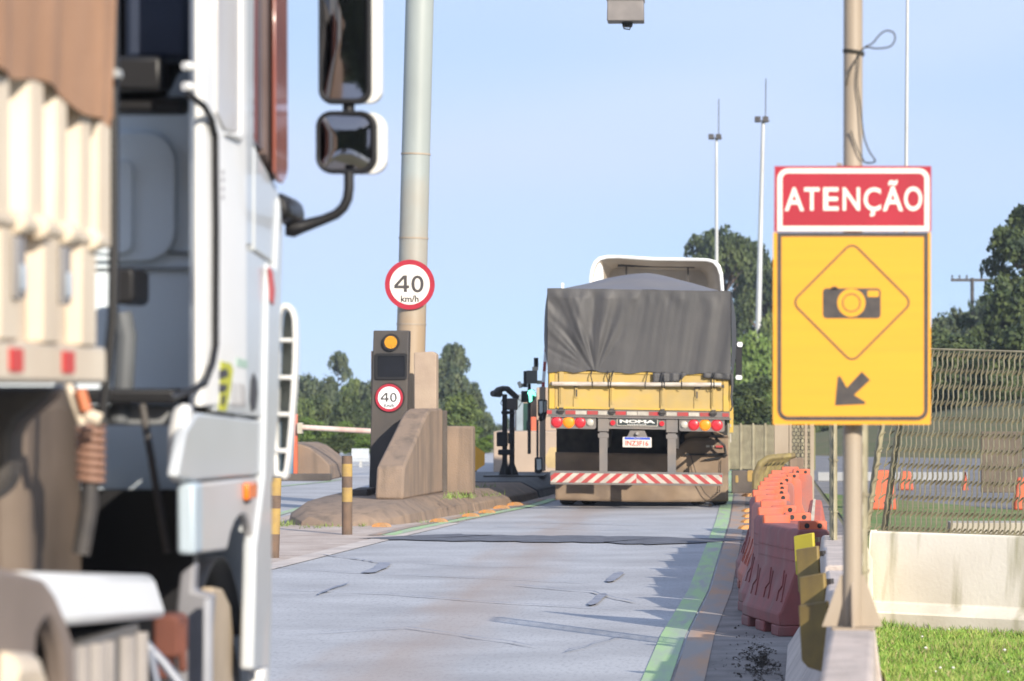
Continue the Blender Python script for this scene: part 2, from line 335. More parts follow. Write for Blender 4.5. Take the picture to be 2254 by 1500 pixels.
SE = [([(890, 1182), (1000, 1186), (1200, 1188), (1400, 1190), (1560, 1196)], 1.7), ([(700, 1222), (790, 1233), (850, 1243), (815, 1262)], .04),
      ([(848, 1241), (838, 1252), (808, 1264)], .13), ([(600, 1250), (760, 1262), (1000, 1272), (1300, 1286)], .025), ([(610, 1300), (850, 1310), (1100, 1330), (1380, 1345)], .03),
      ([(1366, 1262), (1340, 1284)], .09), ([(1330, 1310), (1300, 1336)], .08), ([(770, 1285), (700, 1312)], .05), ([(1000, 1150), (1200, 1152), (1420, 1158)], .05),
      ([(1080, 1160), (1300, 1168), (1560, 1172)], .05), ([(905, 1240), (1050, 1250), (1280, 1249)], .02), ([(1120, 1290), (1300, 1306), (1400, 1330)], .03),
      ([(640, 1400), (900, 1385), (1200, 1430)], .02), ([(1240, 1440), (1380, 1400)], .02)]
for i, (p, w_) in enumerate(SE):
    A, B = seam([gr(*q) for q in p], w_, i); ribbon('road_seam_or_shadow', A, B, 0.0125 + i * .0006, mat('arm_shadow_band', (.085, .09, .11), .9, col2=(.14, .15, .18), scale=5, detail=9) if w_ > 1 else M_tar)
# grass bank in front of the white wall
bank = MB()
bank.hexa([(.72, 12, 0), (7, 12, 0), (7, 23.6, 0), (.80, 23.6, 0), (.80, 12.2, .17), (7, 12.2, .17), (7, 23.4, .17), (.90, 23.4, .17)])
bank.build('grass_bank', mat('bank_soil', (0.10, 0.15, 0.04), .95, col2=(0.16, 0.13, 0.07), scale=6, bump=1, bscale=40), kind='structure', smooth=0)
rnd = random.Random(3); gb = MB()
for i in range(60000):
    y = 13.5 + 9.3 * rnd.random() ** .8; x = rnd.uniform(.84, 2.9) if rnd.random() < .93 else rnd.uniform(.9, 5)
    n_ = noise.noise(Vector((x * 2.2, y * 1.1, 0))); h = rnd.uniform(.025, .06) * (1 + 1.0 * max(-.5, n_)); 
    if y > 22.3: h *= 1.4
    a = rnd.uniform(0, 6.28); wv = rnd.uniform(.003, .006); lx, ly = rnd.gauss(0, .022), rnd.gauss(0, .022)
    dx, dy = math.cos(a) * wv, math.sin(a) * wv; z = .168
    m_ = 0 if rnd.random() < .62 - .3 * n_ else (1 if rnd.random() < .72 else 2)
    gb.add([(x - dx, y - dy, z), (x + dx, y + dy, z), (x + dx * .6 + lx * .5, y + dy * .6 + ly * .5, z + h * .6), (x + lx, y + ly, z + h)], [(0, 1, 2), (0, 2, 3)], m_)
gb.build('grass', [mat('grass_blade', (0.20, 0.34, 0.05), .7, col2=(0.13, 0.25, 0.04), scale=3), mat('grass_pale', (0.34, 0.42, 0.10), .7), mat('grass_dry', (0.40, 0.35, 0.17), .8)], kind='stuff', smooth=0)
fl = MB()
for i in range(16):
    x, y = rnd.uniform(1.0, 2.2), rnd.uniform(17.8, 22); z = .19 + rnd.uniform(.02, .05); r = rnd.uniform(.006, .011)
    fl.tube([(x, y, .17), (x + .003, y, z)], .0012, 4, 1); fl.tube([(x, y, z - r * .6), (x, y, z), (x, y, z + r * .6)], [r * .5, r, r * .4], 7, 0)
fl.build('clover_flowers', [mat('petal', (.8, .78, .72), .8), mat('stalk', (.15, .25, .05))], kind='stuff')
lit = MB(); lit.add([at(2212, 1426, 21.0), at(2236, 1430, 21.0), at(2232, 1440, 20.9), at(2214, 1436, 20.9)], [(0, 1, 2, 3)])
lit.build('litter', mat('paper', (.8, .8, .78), .8), label='scrap of white paper lying in the grass below the white wall', cat='litter', solid=.003, smooth=0)
# heap of dark debris by the foot of the barrier
db = MB(); rnd = random.Random(8)
for i in range(2600):
    a = rnd.uniform(0, 6.28); q = abs(rnd.gauss(0, .6)); x = .20 + math.cos(a) * q * .15; y = 21.8 + math.sin(a) * q * 2.0; s_ = rnd.uniform(.003, .015)
    if noise.noise(Vector((x * 14, y * 2, 0))) < -.12: continue
    if x > .33: continue
    h = max(0, .035 * (1 - q)) ; z = .008 + rnd.random() * h
    p = [Vector((rnd.uniform(-1, 1), rnd.uniform(-1, 1), rnd.uniform(-.5, .8))) * s_ + Vector((x, y, z)) for _ in range(4)]
    db.add(p, [(0, 1, 2), (0, 2, 3), (0, 3, 1), (1, 3, 2)], 1 if rnd.random() < .05 else 0)
db.build('soil_debris', [M_soil, mat('bright_scrap', (.5, .5, .5), .4)], kind='stuff', smooth=0)

# ================================================================== LEFT ISLAND
def loft(mb, secs, m=0, caps=True):
    n = len(secs[0]); V = [q for s_ in secs for q in s_]
    f = [(i * n + j, i * n + j + 1, (i + 1) * n + j + 1, (i + 1) * n + j) for i in range(len(secs) - 1) for j in range(n - 1)]
    if caps: f += [tuple(range(n))[::-1], tuple(range((len(secs) - 1) * n, len(secs) * n))]
    return mb.add(V, f, m)
isl = MB(); secs = []
for (y, xl, xr, h) in [(44.0, -4.95, -4.75, .02), (44.2, -5.35, -4.42, .12), (44.7, -5.55, -4.12, .22), (45.4, -5.65, -3.98, .27), (47.3, -5.65, -3.78, .28), (49.2, -5.6, -3.52, .28)]:
    b = min(.3, h * .9)
    secs.append([(xl, y, 0), (xl + b * .12, y, h * .45), (xl + b, y, h), (xr - b, y, h), (xr - b * .12, y, h * .45), (xr, y, 0)])
loft(isl, secs); isl.build('traffic_island', M_conc, label='rounded concrete island nose under the dark speed cabinet', cat='traffic island', bevel=.02)
is2 = MB(); secs = []
for (y, xl, xr, h) in [(49.25, -5.55, -3.52, .27), (52, -5.5, -3.22, .26), (55.6, -5.4, -2.97, .25)]:
    secs.append([(xl, y, 0), (xl + .03, y, h * .45), (xl + .28, y, h), (xr - .28, y, h), (xr - .03, y, h * .45), (xr, y, 0)])
loft(is2, secs); is2.build('traffic_island', M_conc, label='second brown island kerb with weeds behind the sloping concrete wedge', cat='traffic island', bevel=.02)
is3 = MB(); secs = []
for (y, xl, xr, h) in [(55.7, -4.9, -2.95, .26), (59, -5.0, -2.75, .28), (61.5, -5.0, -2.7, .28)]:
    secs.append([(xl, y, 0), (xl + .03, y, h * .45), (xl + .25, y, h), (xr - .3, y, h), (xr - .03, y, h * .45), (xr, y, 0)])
loft(is3, secs); is3.build('traffic_island', M_kerbshade, label='island kerb beside the yellow truck, coloured black for the truck shadow', cat='traffic island', bevel=.02)
# sloping concrete wedge and the wall behind it
wd = MB(); Y0, Y1 = 46.0, 49.6
xl, xr = gx(822, 46.5), gx(905, 46.5)
# side profile (y,z): ramp rising away from the traffic
prof = [(46.12, .27), (46.12, .35), (46.22, .70), (46.45, .80), (47.1, 1.06), (47.65, 1.29), (47.95, 1.40), (48.25, 1.45), (49.15, 1.45), (49.15, .27)]
def wx(y, side): t = (y - 46.2) / 3; return (-4.60 + .34 * t) if side == 0 else (-4.23 + .27 * t)
A = [(wx(y, 0), y, z) for y, z in prof]; B = [(wx(y, 1), y, z) for y, z in prof]; n = len(prof)
wd.add(A + B, [tuple(range(n)), tuple(range(n, 2 * n))[::-1]] + [(i, n + i, n + (i + 1) % n, (i + 1) % n) for i in range(n)])
wedge = wd.build('concrete_wedge', M_conc, label='sloping brown concrete wedge in front of the steel column', cat='barrier', bevel=.035)
jb = MB(); jb.box(gx(975, 49.3), gx(984, 49.3), 49.25, 49.34, .27, 1.42); jb.build('joint', M_concd, wedge)
wl = MB(); wl.box(gx(976, 50) , gx(1049, 50), 49.4, 49.75, .25, 1.20); wl.build('concrete_wall', M_conc, label='low brown concrete wall behind the sloping wedge', cat='wall', bevel=.03)
# column
cx0, cy0 = gx(905, 51.6), 51.6
colm = thing('gantry_column', 'tall round steel column carrying a 40 speed sign, left of the truck', 'column', (cx0, cy0, .25))
lean = .0285
def cp(z): return (cx0 + (z - 2.5) * lean * .9, cy0, z)
m = MB(); m.tube([cp(.25), cp(9.6)], [.215, .205], 36); m.build('shaft', M_col, colm)
for py in (340, 525, 714):
    z = gz(py, cy0); m = MB(); m.tube([cp(z - .012), cp(z + .012)], [.219, .219], 36); m.build('weld_ring', M_pole, colm)
m = MB(); m.tube([cp(9.2), (cx0 + 9.5, cy0, 9.35)], [.16, .11], 20); m.build('gantry_arm', M_col, colm)
m = MB(); m.box(cx0 - .35, cx0 + .35, cy0 - .35, cy0 + .35, .25, .30); m.build('base_plate', M_pole, colm)
# round 40 sign
def speed_sign(name, label, cx_, cz, y, r, white, km, parent=None):
    if parent is None: t = thing(name, label, 'sign', (cx_, y, cz - r))
    else: t = parent
    m = MB(); m.disc((cx_, y, cz), r, 'y', .012, 48); rim = m.build('rim', M_sred, t)
    m = MB(); m.disc((cx_, y - .003, cz), r * .80, 'y', .003, 48); m.build('face', white, t)
    m = MB(); Q = lambda a, b: (cx_ + r * a, cz + r * b)
    m.prism([Q(-.24, .37), Q(-.11, .37), Q(-.11, -.30), Q(-.24, -.30)], 'y', y - .006, y - .0032)
    m.prism([Q(-.62, -.03), Q(-.02, -.03), Q(-.02, -.15), Q(-.62, -.15)], 'y', y - .0066, y - .0034)
    m.prism([Q(-.62, -.09), Q(-.62, -.02), Q(-.26, .37), Q(-.16, .37), Q(-.17, .31), Q(-.48, -.04)], 'y', y - .0063, y - .0033)
    m.build('digit', M_sblk, t, smooth=0)
    lettering('0', cx_ + r * .06, cx_ + r * .56, cz - r * .32, cz + r * .37, y - .006, .012).build('digit', M_sblk, t, smooth=0)
    lettering(km, cx_ - r * .36, cx_ + r * .36, cz - r * .70, cz - r * .43, y - .006, .03).build('unit_text', M_sblk, t, smooth=0)
    return t
ys_ = cy0 - .26
sg = speed_sign('speed_sign', 'round 40 km/h sign with red rim strapped to the steel column', gx(902, ys_), gz(627, ys_), ys_, 55 * ys_ / F, M_swhite, 'km/h')
m = MB(); m.box(gx(897, ys_), gx(908, ys_), ys_ + .013, ys_ + .045, gz(677, ys_), gz(577, ys_)); m.build('bracket', M_pole, sg)
# cabinet
yc = 48.7
cab = thing('speed_display_cabinet', 'tall dark cabinet with amber lamp and small 40 sign on the island', 'speed display', (gx(858, yc), yc, .27))
m = MB(); x0, x1 = gx(822, yc), gx(900, yc)
m.hexa([(gx(812, yc), yc, .27), (gx(892, yc), yc, .27), (gx(892, yc), yc + .3, .27), (gx(812, yc), yc + .3, .27), (x0, yc, gz(728, yc)), (x1, yc, gz(728, yc)), (x1, yc + .3, gz(728, yc)), (x0, yc + .3, gz(728, yc))])
m.build('housing', M_panel, cab, bevel=.012)
m = MB(); m.box(gx(816, yc), gx(822, yc) + .02, yc + .05, yc + .5, .27, gz(773, yc)); m.build('side_plate', M_conc, cab)
zc = gz(754, yc); xc = gx(861, yc)
m = MB(); m.disc((xc, yc - .05, zc), .118, 'y', .05, 32); lens = m.build('lamp_bezel', M_black, cab)
m = MB(); rnd = random.Random(1)
for k in range(7):
    rr = .0135 * k; nn = max(1, round(2 * math.pi * rr / .0155))
    for i in range(nn):
        a = 2 * math.pi * i / nn + k; m.disc((xc + rr * math.cos(a), yc - .056, zc + rr * math.sin(a)), .0062, 'y', .008, 8)
m.build('led_cluster', mat('amber_led', (.45, .2, .01), .4, emit=(1, .42, .02), estr=.75), lens, smooth=0)
m = MB(); m.ring(rrect(gx(861, yc), gz(807, yc), .44, .36, .03), rrect(gx(861, yc), gz(807, yc), .38, .29, .02), 'y', yc - .03, yc - .001)
scr = m.build('screen_frame', M_black, cab)
m = MB(); m.prism(rrect(gx(861, yc), gz(807, yc), .38, .29, .02), 'y', yc - .012, yc - .002); m.build('screen', mat('dark_screen', (.012, .013, .017), .25), scr)
m = MB(); m.disc((gx(858, yc), yc - .012, gz(876, yc)), .205, 'y', .01, 40); m.build('sign_backing', M_black, cab)
sm = thing('speed_sign', 'small white 40 Km/h disc with red rim on the dark cabinet', 'sign', (gx(857, yc), yc - .03, gz(906, yc)))
speed_sign('', '', gx(857, yc), gz(876, yc), yc - .03, 30.5 * yc / F, mat('clean_white', (.84, .85, .87), .5, var=.03), 'Km/h', sm)
m = MB(); m.prism([(gx(x, 50.4), gz(y, 50.4)) for x, y in ((912, 777), (952, 774), (961, 780), (961, 960), (912, 960))], 'y', 50.35, 50.75); m.box(gx(912, 50.4), gx(958, 50.4), 50.3, 50.36, .25, gz(960, 50.4))
m.build('concrete_post', mat('tan_concrete', (.42, .33, .25), .9, col2=(.34, .26, .2), scale=3, bump=.2), label='slender tan concrete slab standing right of the steel column', cat='post', bevel=.015)
m = MB(); m.box(gx(778, 47.6), gx(812, 47.6), 47.4, 48.4, .26, .37); m.build('concrete_block', M_concd, label='low dark concrete block on the island left of the cabinet', cat='block', bevel=.015)
# bollards
def bollard(px, ytop, ybot, label, lx=0.0):
    x, y = gr(px, ybot); h = gz(ytop, y); t = thing('bollard', label, 'bollard', (x, y, 0), 'striped bollards')
    r = .062; k = 5; cuts = [0, .42, .60, .74, .90, 1.0] if px > 700 else [0, .30, .62, .78, 1.0]
    for i in range(len(cuts) - 1):
        m = MB(); z0, z1 = cuts[i] * h, cuts[i + 1] * h
        m.tube([(x + lx * z0, y, z0), (x + lx * z1, y, z1)], r, 18)
        mt = (M_bollb if i % 2 == 0 else M_bolly) if px > 700 else (M_bolly if i % 2 else M_bollb)
        m.build('band', mt, t)
bollard(764, 1004, 1178, 'brown and yellow banded bollard in front of the concrete island nose')
bollard(601, 1052, 1229, 'yellow banded bollard just right of the white truck cab', .03)
# road studs
SL = [(840, 1161), (966, 1151), (1036, 1139), (1072, 1131), (1104, 1121), (1134, 1114)]
SR = [(1648, 1094), (1650, 1128), (1652, 1140), (1650, 1152), (1645, 1166)]
def stud():
    m = MB(); P = []
    for i in range(9):
        a = math.pi * i / 8; P.append((.11 * math.cos(a), .055 * math.sin(a)))
    m.prism(P, 'y', -.055, .055); return m
st0 = None
sl = ['first and brightest', 'second', 'third', 'fourth', 'fifth', 'sixth and farthest']
for i, p in enumerate(SL + SR):
    x, y = gr(*p)
    lab = (f'orange road stud at the left kerb, {sl[i]} one from the bollard' if i < 6 else f'dusty orange road stud on the right shoulder, {["farthest", "second farthest", "middle", "second nearest", "nearest"][i - 6]} of five')
    if st0 is None:
        st0 = stud().build('road_stud', mat('stud_orange', (.62, .26, .06), .7, col2=(.38, .25, .14), scale=14), label=lab, cat='road stud', group='orange road studs'); o = st0
    else: o = st0.copy(); COL.objects.link(o); o['label'] = lab
    o.location = (x, y, .002); o.rotation_euler = (0, 0, R(-20 if i < 6 else 25))

pe = [(-5.25, 22), (-4.27, 33.8), (-3.72, 41.4), (-3.4, 45)]
ribbon('verge_edge', [(x - .26, y) for x, y in pe], pe, .007, mat('pale_dust', (.58, .52, .47), .95, col2=(.42, .37, .34), scale=2, detail=9))
# weeds along the kerb
wm = MB(); rnd = random.Random(5)
for (px, py, nn, hh) in [(1000, 1085, 60, .10), (1025, 1082, 40, .08), (625, 1158, 80, .09), (690, 1162, 40, .05), (740, 1160, 40, .06), (785, 1160, 40, .06), (1030, 1132, 30, .05), (935, 1152, 30, .05), (1068, 1056, 20, .08), (1080, 1078, 30, .07)]:
    x0, y0 = gr(px, py + (0 if py > 1100 else 55)); z = 0 if py > 1100 else .26
    for i in range(nn):
        x = x0 + rnd.gauss(0, .10); y = y0 + rnd.gauss(0, .25); a = rnd.uniform(0, 6.28); h = hh * rnd.uniform(.4, 1.2); lx, ly = rnd.gauss(0, .04), rnd.gauss(0, .04)
        dx, dy = math.cos(a) * .008, math.sin(a) * .008
        wm.add([(x - dx, y - dy, z), (x + dx, y + dy, z), (x + lx, y + ly, z + h)], [(0, 1, 2)])
wm.build('kerb_weeds', mat('weed', (.20, .27, .07), .8), kind='stuff', smooth=0)
# ================================================================== YELLOW TRUCK AND TRAILER
TX, TY = (1408 - HX) * 50 / F, 50.0
trk = thing('cargo_truck', 'yellow flatbed truck with grey tarpaulin cover seen from behind in the lane', 'truck', (TX, TY, 0))
SH = .016
def u(px): return (px - 1408) / 155
def zz(py, px=1408): return 1.7 - (py - 860) / 155 + SH * u(px)
def tb(m, name, mats, parent=trk, shear=True, **k):
    if shear: m.xf(lambda q: Vector((q.x + TX, q.y + TY, q.z - SH * q.x * min(1, max(0, q.z - .1) * 2))))
    else: m.xf(lambda q: Vector((q.x + TX, q.y + TY, q.z)))
    return m.build(name, mats, parent, **k)
Y_paint = mat('truck_yellow', (0.55, 0.36, 0.05), 0.5, col2=(0.44, 0.30, 0.08), scale=2.2, detail=8, streak=((.38, .30, .17), .5, (2, 2, 4), .5, .75))
Y_board = mat('board_yellow', (0.50, 0.34, 0.08), 0.6, col2=(0.37, 0.27, 0.11), scale=1.6, detail=8, streak=((.40, .30, .16), .6, (3, 3, 5), .48, .75))
G_frame = mat('frame_grey', (0.13, 0.125, 0.125), 0.6, col2=(0.20, 0.17, 0.145), scale=3, detail=8)
M_tarp = mat('grey_tarp', (0.052, 0.051, 0.053), 0.6, col2=(0.068, 0.065, 0.065), scale=2.5, bump=.12, bscale=60, spec=.5)
M_flap = mat('mud_flap', (0.23, 0.165, 0.11), 0.9, col2=(0.14, 0.105, 0.08), scale=1.8, detail=9, streak=((.33, .25, .175), .6, (2, 2, 3), .48, .7))
T_red = mat('tape_red', (0.42, 0.04, 0.045), .4, col2=(.30, .07, .06), scale=9); T_wht = mat('tape_white', (0.50, 0.46, 0.39), .4, var=.3, scale=9)
# body: floor, headboard side walls
m = MB(); m.box(-1.30, 1.28, -.02, 12.4, 1.325, 1.42); bed = tb(m, 'bed_frame', G_frame, bevel=.01)
m = MB(); m.box(-1.32, 1.30, -.05, .0, 1.305, 1.324); tb(m, 'rear_lip', G_frame, bed)
m = MB()
for s in (-1, 1):
    x = -1.29 if s < 0 else 1.25
    m.box(x, x + .03, 0, 12.4, 1.42, 1.96); 
    for k in range(14): m.box(x - .015 if s < 0 else x + .03, x if s < 0 else x + .045, .05 + k * .94, .13 + k * .94, 1.40, 1.96)
m.box(-1.26, 1.25, 12.36, 12.4, 1.42, 3.0); tb(m, 'side_boards', Y_paint)
m = MB(); 
for a, b in ((-1.285, -1.205), (1.185, 1.275)): m.box(a, b, -.03, .02, 1.42, 1.965)
tb(m, 'corner_post', Y_paint, bevel=.006, each=True)
m = MB(); m.box(-1.20, 1.18, -.012, .02, 1.43, 1.965)
tg = tb(m, 'tailgate', Y_board)
m = MB(); m.box(-1.17, 1.15, -.035, -.013, 1.425, 1.455)
m.box(-1.17, 1.15, -.030, -.013, 1.93, 1.955); tb(m, 'gate_rim', Y_paint, tg)
for px in (1236, 1348, 1459, 1571):
    m = MB(); x = u(px); m.box(x - .032, x + .032, -.045, -.013, 1.42, 1.955); m.box(x - .012, x + .012, -.058, -.045, 1.5, 1.75); st = tb(m, 'hinge_strap', Y_board, tg)
    m = MB(); m.cyl((x - .045, -.06, 1.395), (x + .045, -.06, 1.395), .022, n=10); m.box(x - .03, x + .03, -.06, -.01, 1.36, 1.44); tb(m, 'hinge', M_dark)
for px in (1269, 1534):
    m = MB(); x = u(px); m.box(x - .04, x + .04, -.03, -.013, 1.44, 1.62); m.box(x - .02, x + .02, -.045, -.03, 1.58, 1.74); lt = tb(m, 'latch', Y_board, tg)
    m = MB(); m.cyl((x - .035, -.05, 1.745), (x + .05, -.07, 1.755), .014, n=8); m.box(x - .008, x + .012, -.05, -.045, 1.60, 1.70); tb(m, 'latch_handle', M_dark, lt)
m = MB(); m.cyl((u(1216), -.10, 1.775), (u(1588), -.10, 1.80), .031, n=14)
bar = tb(m, 'tarp_bar', mat('bar_white', (.58, .54, .48), .5, col2=(.40, .34, .28), scale=5, stretch=(1, 4, 4)))
m = MB()
for a, b in ((1212, 1217), (1588, 1594)): m.cyl((u(a), -.10, 1.775), (u(b), -.10, 1.78), .024, n=10)
tb(m, 'bar_end', M_dark, bar)
m = MB(); rnd = random.Random(2)
for px in (1305, 1340, 1345, 1421, 1458, 1463, 1501, 1566, 1572):
    x = u(px); x2 = x - rnd.uniform(0, .05); m.tube([(x2 + .04, -.07, 1.97), (x2 + .02, -.09, 1.90), (x, -.135, 1.80), (x - .004, -.136, 1.76), (x, -.10, 1.735)], .0075, 6)
tb(m, 'tie_cord', M_black, each=True)
# reflective tape
for a, b, c in [(1204, 1215, 0), (1245, 1267, 0), (1267, 1291, 1), (1293, 1316, 0), (1317, 1339, 1), (1355, 1378, 0), (1380, 1402, 1), (1404, 1428, 1), (1428, 1450, 0), (1467, 1490, 1), (1491, 1515, 0), (1516, 1539, 1), (1541, 1562, 0), (1590, 1604, 0)]:
    m = MB(); z = 1.375; m.box(u(a), u(b), -.026, -.0205, z - .028, z + .024); tb(m, 'reflective_tape', T_wht if c else T_red)
# lamps
L_red = mat('lens_red', (.55, .02, .03), .25, var=.1, spec=.6, coat=.5); L_amb = mat('lens_amber', (.85, .28, .01), .25, var=.1, coat=.5); L_clr = mat('lens_clear', (.50, .47, .40), .25, var=.2, coat=.5)
for x0, x1, zc, lamps in ((1212, 1312, 1.235, ((1226, L_red, .076), (1252, L_amb, .078), (1277, L_red, .074), (1299, L_clr, .05))), (1495, 1595, 1.225, ((1506, L_clr, .05), (1527, L_red, .074), (1552, L_amb, .076), (1578, L_red, .078)))):
    m = MB(); m.prism(rrect((u(x0) + u(x1)) / 2, zc, u(x1) - u(x0), .185, .03), 'y', -.02, .06); lb = tb(m, 'light_box', G_frame)
    for px, mt, r in lamps:
        m = MB(); m.cyl((u(px), -.02, zc), (u(px), -.028, zc), r * 1.08, n=24); m.cyl((u(px), -.028, zc), (u(px), -.045, zc), r, r * .85, 24); m.tube([(u(px), -.045, zc), (u(px), -.056, zc)], [r * .85, r * .35], 24); tb(m, 'tail_light', mt, lb)
m = MB(); m.box(u(1316), u(1490), .0, .10, 1.15, 1.302); tb(m, 'rear_beam', G_frame)
for a, b, c, d in ((1316, 1340, 1319, 1337), (1466, 1492, 1469, 1488)):
    m = MB(); m.box(u(a), u(b), -.02, .14, 1.11, 1.30); m.box(u(c), u(d), -.01, .07, .52, 1.10); m.box(u(c) - .02, u(d) + .02, -.012, .0, 1.02, 1.08); tb(m, 'bumper_bracket', G_frame, bevel=.006)
m = MB(); m.box(u(1357), u(1449), -.012, -.004, 1.19, 1.302); np_ = tb(m, 'name_plate', mat('plate_black', (.03, .04, .04), .5))
m = MB(); m.ring(rrect(u(1403), 1.246, .585, .106, .012), rrect(u(1403), 1.246, .562, .086, .008), 'y', -.016, -.0125); tb(m, 'plate_border', T_wht, np_)
m = lettering('NOMA', u(1364), u(1442), 1.236, 1.283, -.017, .05); tb(m, 'lettering', mat('letter_white', (.72, .71, .67), .5), np_, smooth=0)
m = lettering('MARINGÁ', u(1381), u(1424), 1.208, 1.228, -.017, .02); tb(m, 'lettering', MATS['letter_white'], np_, smooth=0)
for px in (1349, 1457):
    m = MB(); m.cyl((u(px), -.0, 1.235), (u(px), -.03, 1.235), .036, n=18); tb(m, 'marker_light', L_red)
m = MB(); m.prism([(u(1387), 1.13), (u(1419), 1.13), (u(1426), 1.03), (u(1380), 1.03)], 'y', .01, .03); ht = tb(m, 'hitch_bracket', G_frame)
m = MB(); m.cyl((u(1403), .01, 1.09), (u(1403), -.06, 1.09), .03, .022, 14); tb(m, 'hitch_pin', mat('worn_steel', (.45, .42, .38), .4, metal=.5), ht)
m = MB(); m.prism(rrect(u(1402.5), .965, .41, .145, .012), 'y', -.005, .002); lp = tb(m, 'licence_plate', mat('plate_white', (.62, .58, .52), .5, var=.15, scale=20))
m = MB(); m.box(u(1375), u(1431), -.009, -.0055, 1.003, 1.033); tb(m, 'plate_band', mat('plate_blue', (.03, .08, .50), .5), lp)
m = lettering('INZ3F16', u(1377), u(1427), .915, .985, -.009, .012); tb(m, 'lettering', mat('plate_red', (.50, .06, .03), .5), lp, smooth=0)
m = lettering('BRASIL', u(1396), u(1410), 1.012, 1.024, -.0125, .01); tb(m, 'lettering', T_wht, lp, smooth=0)
# underrun bar with chevrons
zb0, zb1 = .385, .515
m = MB(); m.box(-1.27, 1.18, -.02, .05, zb0 - .03, zb1 + .03); bp = tb(m, 'underrun_bar', G_frame, bevel=.006)
xc, w_ = -.045, .142; m1 = MB(); m2 = MB(); k = -9
while k < 9:
    for s in (-1, 1):
        pass
    k += 1
def clip_par(xa, xb, sl, x0, x1):
    P = [(xa, zb0), (xb, zb0), (xb + sl, zb1), (xa + sl, zb1)]
    for side in (0, 1):
        Q = []
        for i in range(len(P)):
            a, b = P[i], P[(i + 1) % len(P)]
            ia = a[0] >= x0 if side == 0 else a[0] <= x1; ib = b[0] >= x0 if side == 0 else b[0] <= x1; lim = x0 if side == 0 else x1
            if ia: Q.append(a)
            if ia != ib: t = (lim - a[0]) / (b[0] - a[0]); Q.append((lim, a[1] + t * (b[1] - a[1])))
        P = Q
        if len(P) < 3: return None
    return P
for i in range(-15, 16):
    a = xc + i * w_ / 1.0 * .62
    for sl, x0, x1 in ((.16, -1.26, xc), (-.16, xc, 1.17)):
        P = clip_par(a if sl > 0 else a, a + w_ * .62, sl, x0, x1)
        if P: (m1 if i % 2 else m2).prism(P, 'y', -.0255, -.0205)
tb(m1, 'chevron_tape', T_red, bp, smooth=0); tb(m2, 'chevron_tape', T_wht, bp, smooth=0)
# mud flap curtain and fenders
tb0 = tb
def tb(m, name, mats, parent=trk, shear=True, **k):
    m.xf(lambda q: Vector((q.x, q.y + .45, q.z))); return tb0(m, name, mats, parent, shear, **k)
def flapfn(a, b):
    x = -1.27 + 2.53 * a; z = .10 + (.68 + .24 * max(0, min(1, (a - .66) * 9))) * b
    if a > .5 and b > .55: pass
    return (x, 1.05 + .02 * math.sin(a * 9) * (1 - b) + .012 * math.sin(a * 31 + b * 3), z - .03 * math.sin(a * 2.4) * (1 - b))
m = MB(); m.grid(flapfn, 50, 16); tb(m, 'mud_flap', M_flap, solid=.02)
m = MB()
def fend(a, b):
    x = .62 + .64 * a; t = R(10 + 80 * b); return (x, 1.02 + .62 * (1 - math.sin(t)) * .55, .80 + .36 * math.sin(t) * (.72 + .28 * math.sin(R(180 * min(1, a * 1.1)))))
m.grid(fend, 12, 8); fd = tb(m, 'fender', M_flap, solid=.015)
m = MB(); m.box(-1.27, 1.24, 1.35, 1.37, .50, 1.30); tb(m, 'wheel_housing', M_rub)  # black panel added for the deep shade under the bed
m = MB(); m.box(.60, 1.25, .985, 1.03, .765, .785); m.tube([(.62, 1.0, .775), (.9, .99, .78), (1.22, .98, .80)], .014, 6); m.prism([(.88, .70), (1.0, .73), (1.13, .745), (1.15, .725), (1.0, .70)], 'y', .985, 1.02); tb(m, 'torn_edge', M_black, fd)
for a, b, mt in ((1553, 1561, T_wht), (1564, 1570, T_wht), (1575, 1594, T_red)):
    m = MB(); m.box(u(a), u(b), 1.0, 1.008, .885, .915); tb(m, 'reflector', mt, fd)
m = MB(); m.tube([(.71, 1.0, .76), (.76, .98, .60), (.83, .97, .35), (.92, .97, .20), (1.0, .96, .13), (1.06, .97, .16), (1.08, .97, .21), (1.13, .98, .22), (1.14, 1.0, .40), (1.15, 1.0, .70)], .006, 6); tb(m, 'loose_hose', M_black)
m = MB(); m.tube([(1.02, .9, 1.10), (1.10, .8, 1.0), (1.2, .8, .92), (1.22, .9, .80)], .02, 7); m.box(.98, 1.2, .7, .9, 1.04, 1.07); tb(m, 'bracket', M_dark)
m = MB(); m.prism([(.96, .0), (1.02, .0), (1.0, .06)], 'y', 1.06, 1.09); tb(m, 'flap_tab', M_flap)
tb = tb0
# wheels
for ax, y in (('a', 2.4), ('b', 3.65), ('c', 4.9), ('d', 11.3), ('e', 12.6), ('f', 15.6)):
    for s in (-1, 1):
        m = MB()
        for xo in ((1.0, 1.26), (.68, .94)) if ax != 'f' else ((.98, 1.26),):
            xa, xb = s * xo[0], s * xo[1]
            P = [(.0, .30), (.02, .47), (.06, .5), (.20, .5), (.24, .47), (.26, .30)]
            n = 32; V = [(xa + s * p[0], y + p[1] * math.cos(6.2832 * i / n), .5 + p[1] * math.sin(6.2832 * i / n)) for i in range(n) for p in P]
            m.add(V, [(i * 6 + j, i * 6 + j + 1, ((i + 1) % n) * 6 + j + 1, ((i + 1) % n) * 6 + j) for i in range(n) for j in range(5)])
        wh = tb(m, 'wheel', M_rub, shear=False)
        m = MB(); m.cyl((s * .7, y, .5), (s * 1.2, y, .5), .30, .26, 20); tb(m, 'rim', M_galv, wh, shear=False)
m = MB()
for s in (-1, 1): m.box(s * .50 - .05, s * .50 + .05, .15, 16, .88, 1.26)
for y in (2.4, 3.65, 4.9, 11.3, 12.6, 15.6): m.cyl((-1.0, y, .5), (1.0, y, .5), .075)
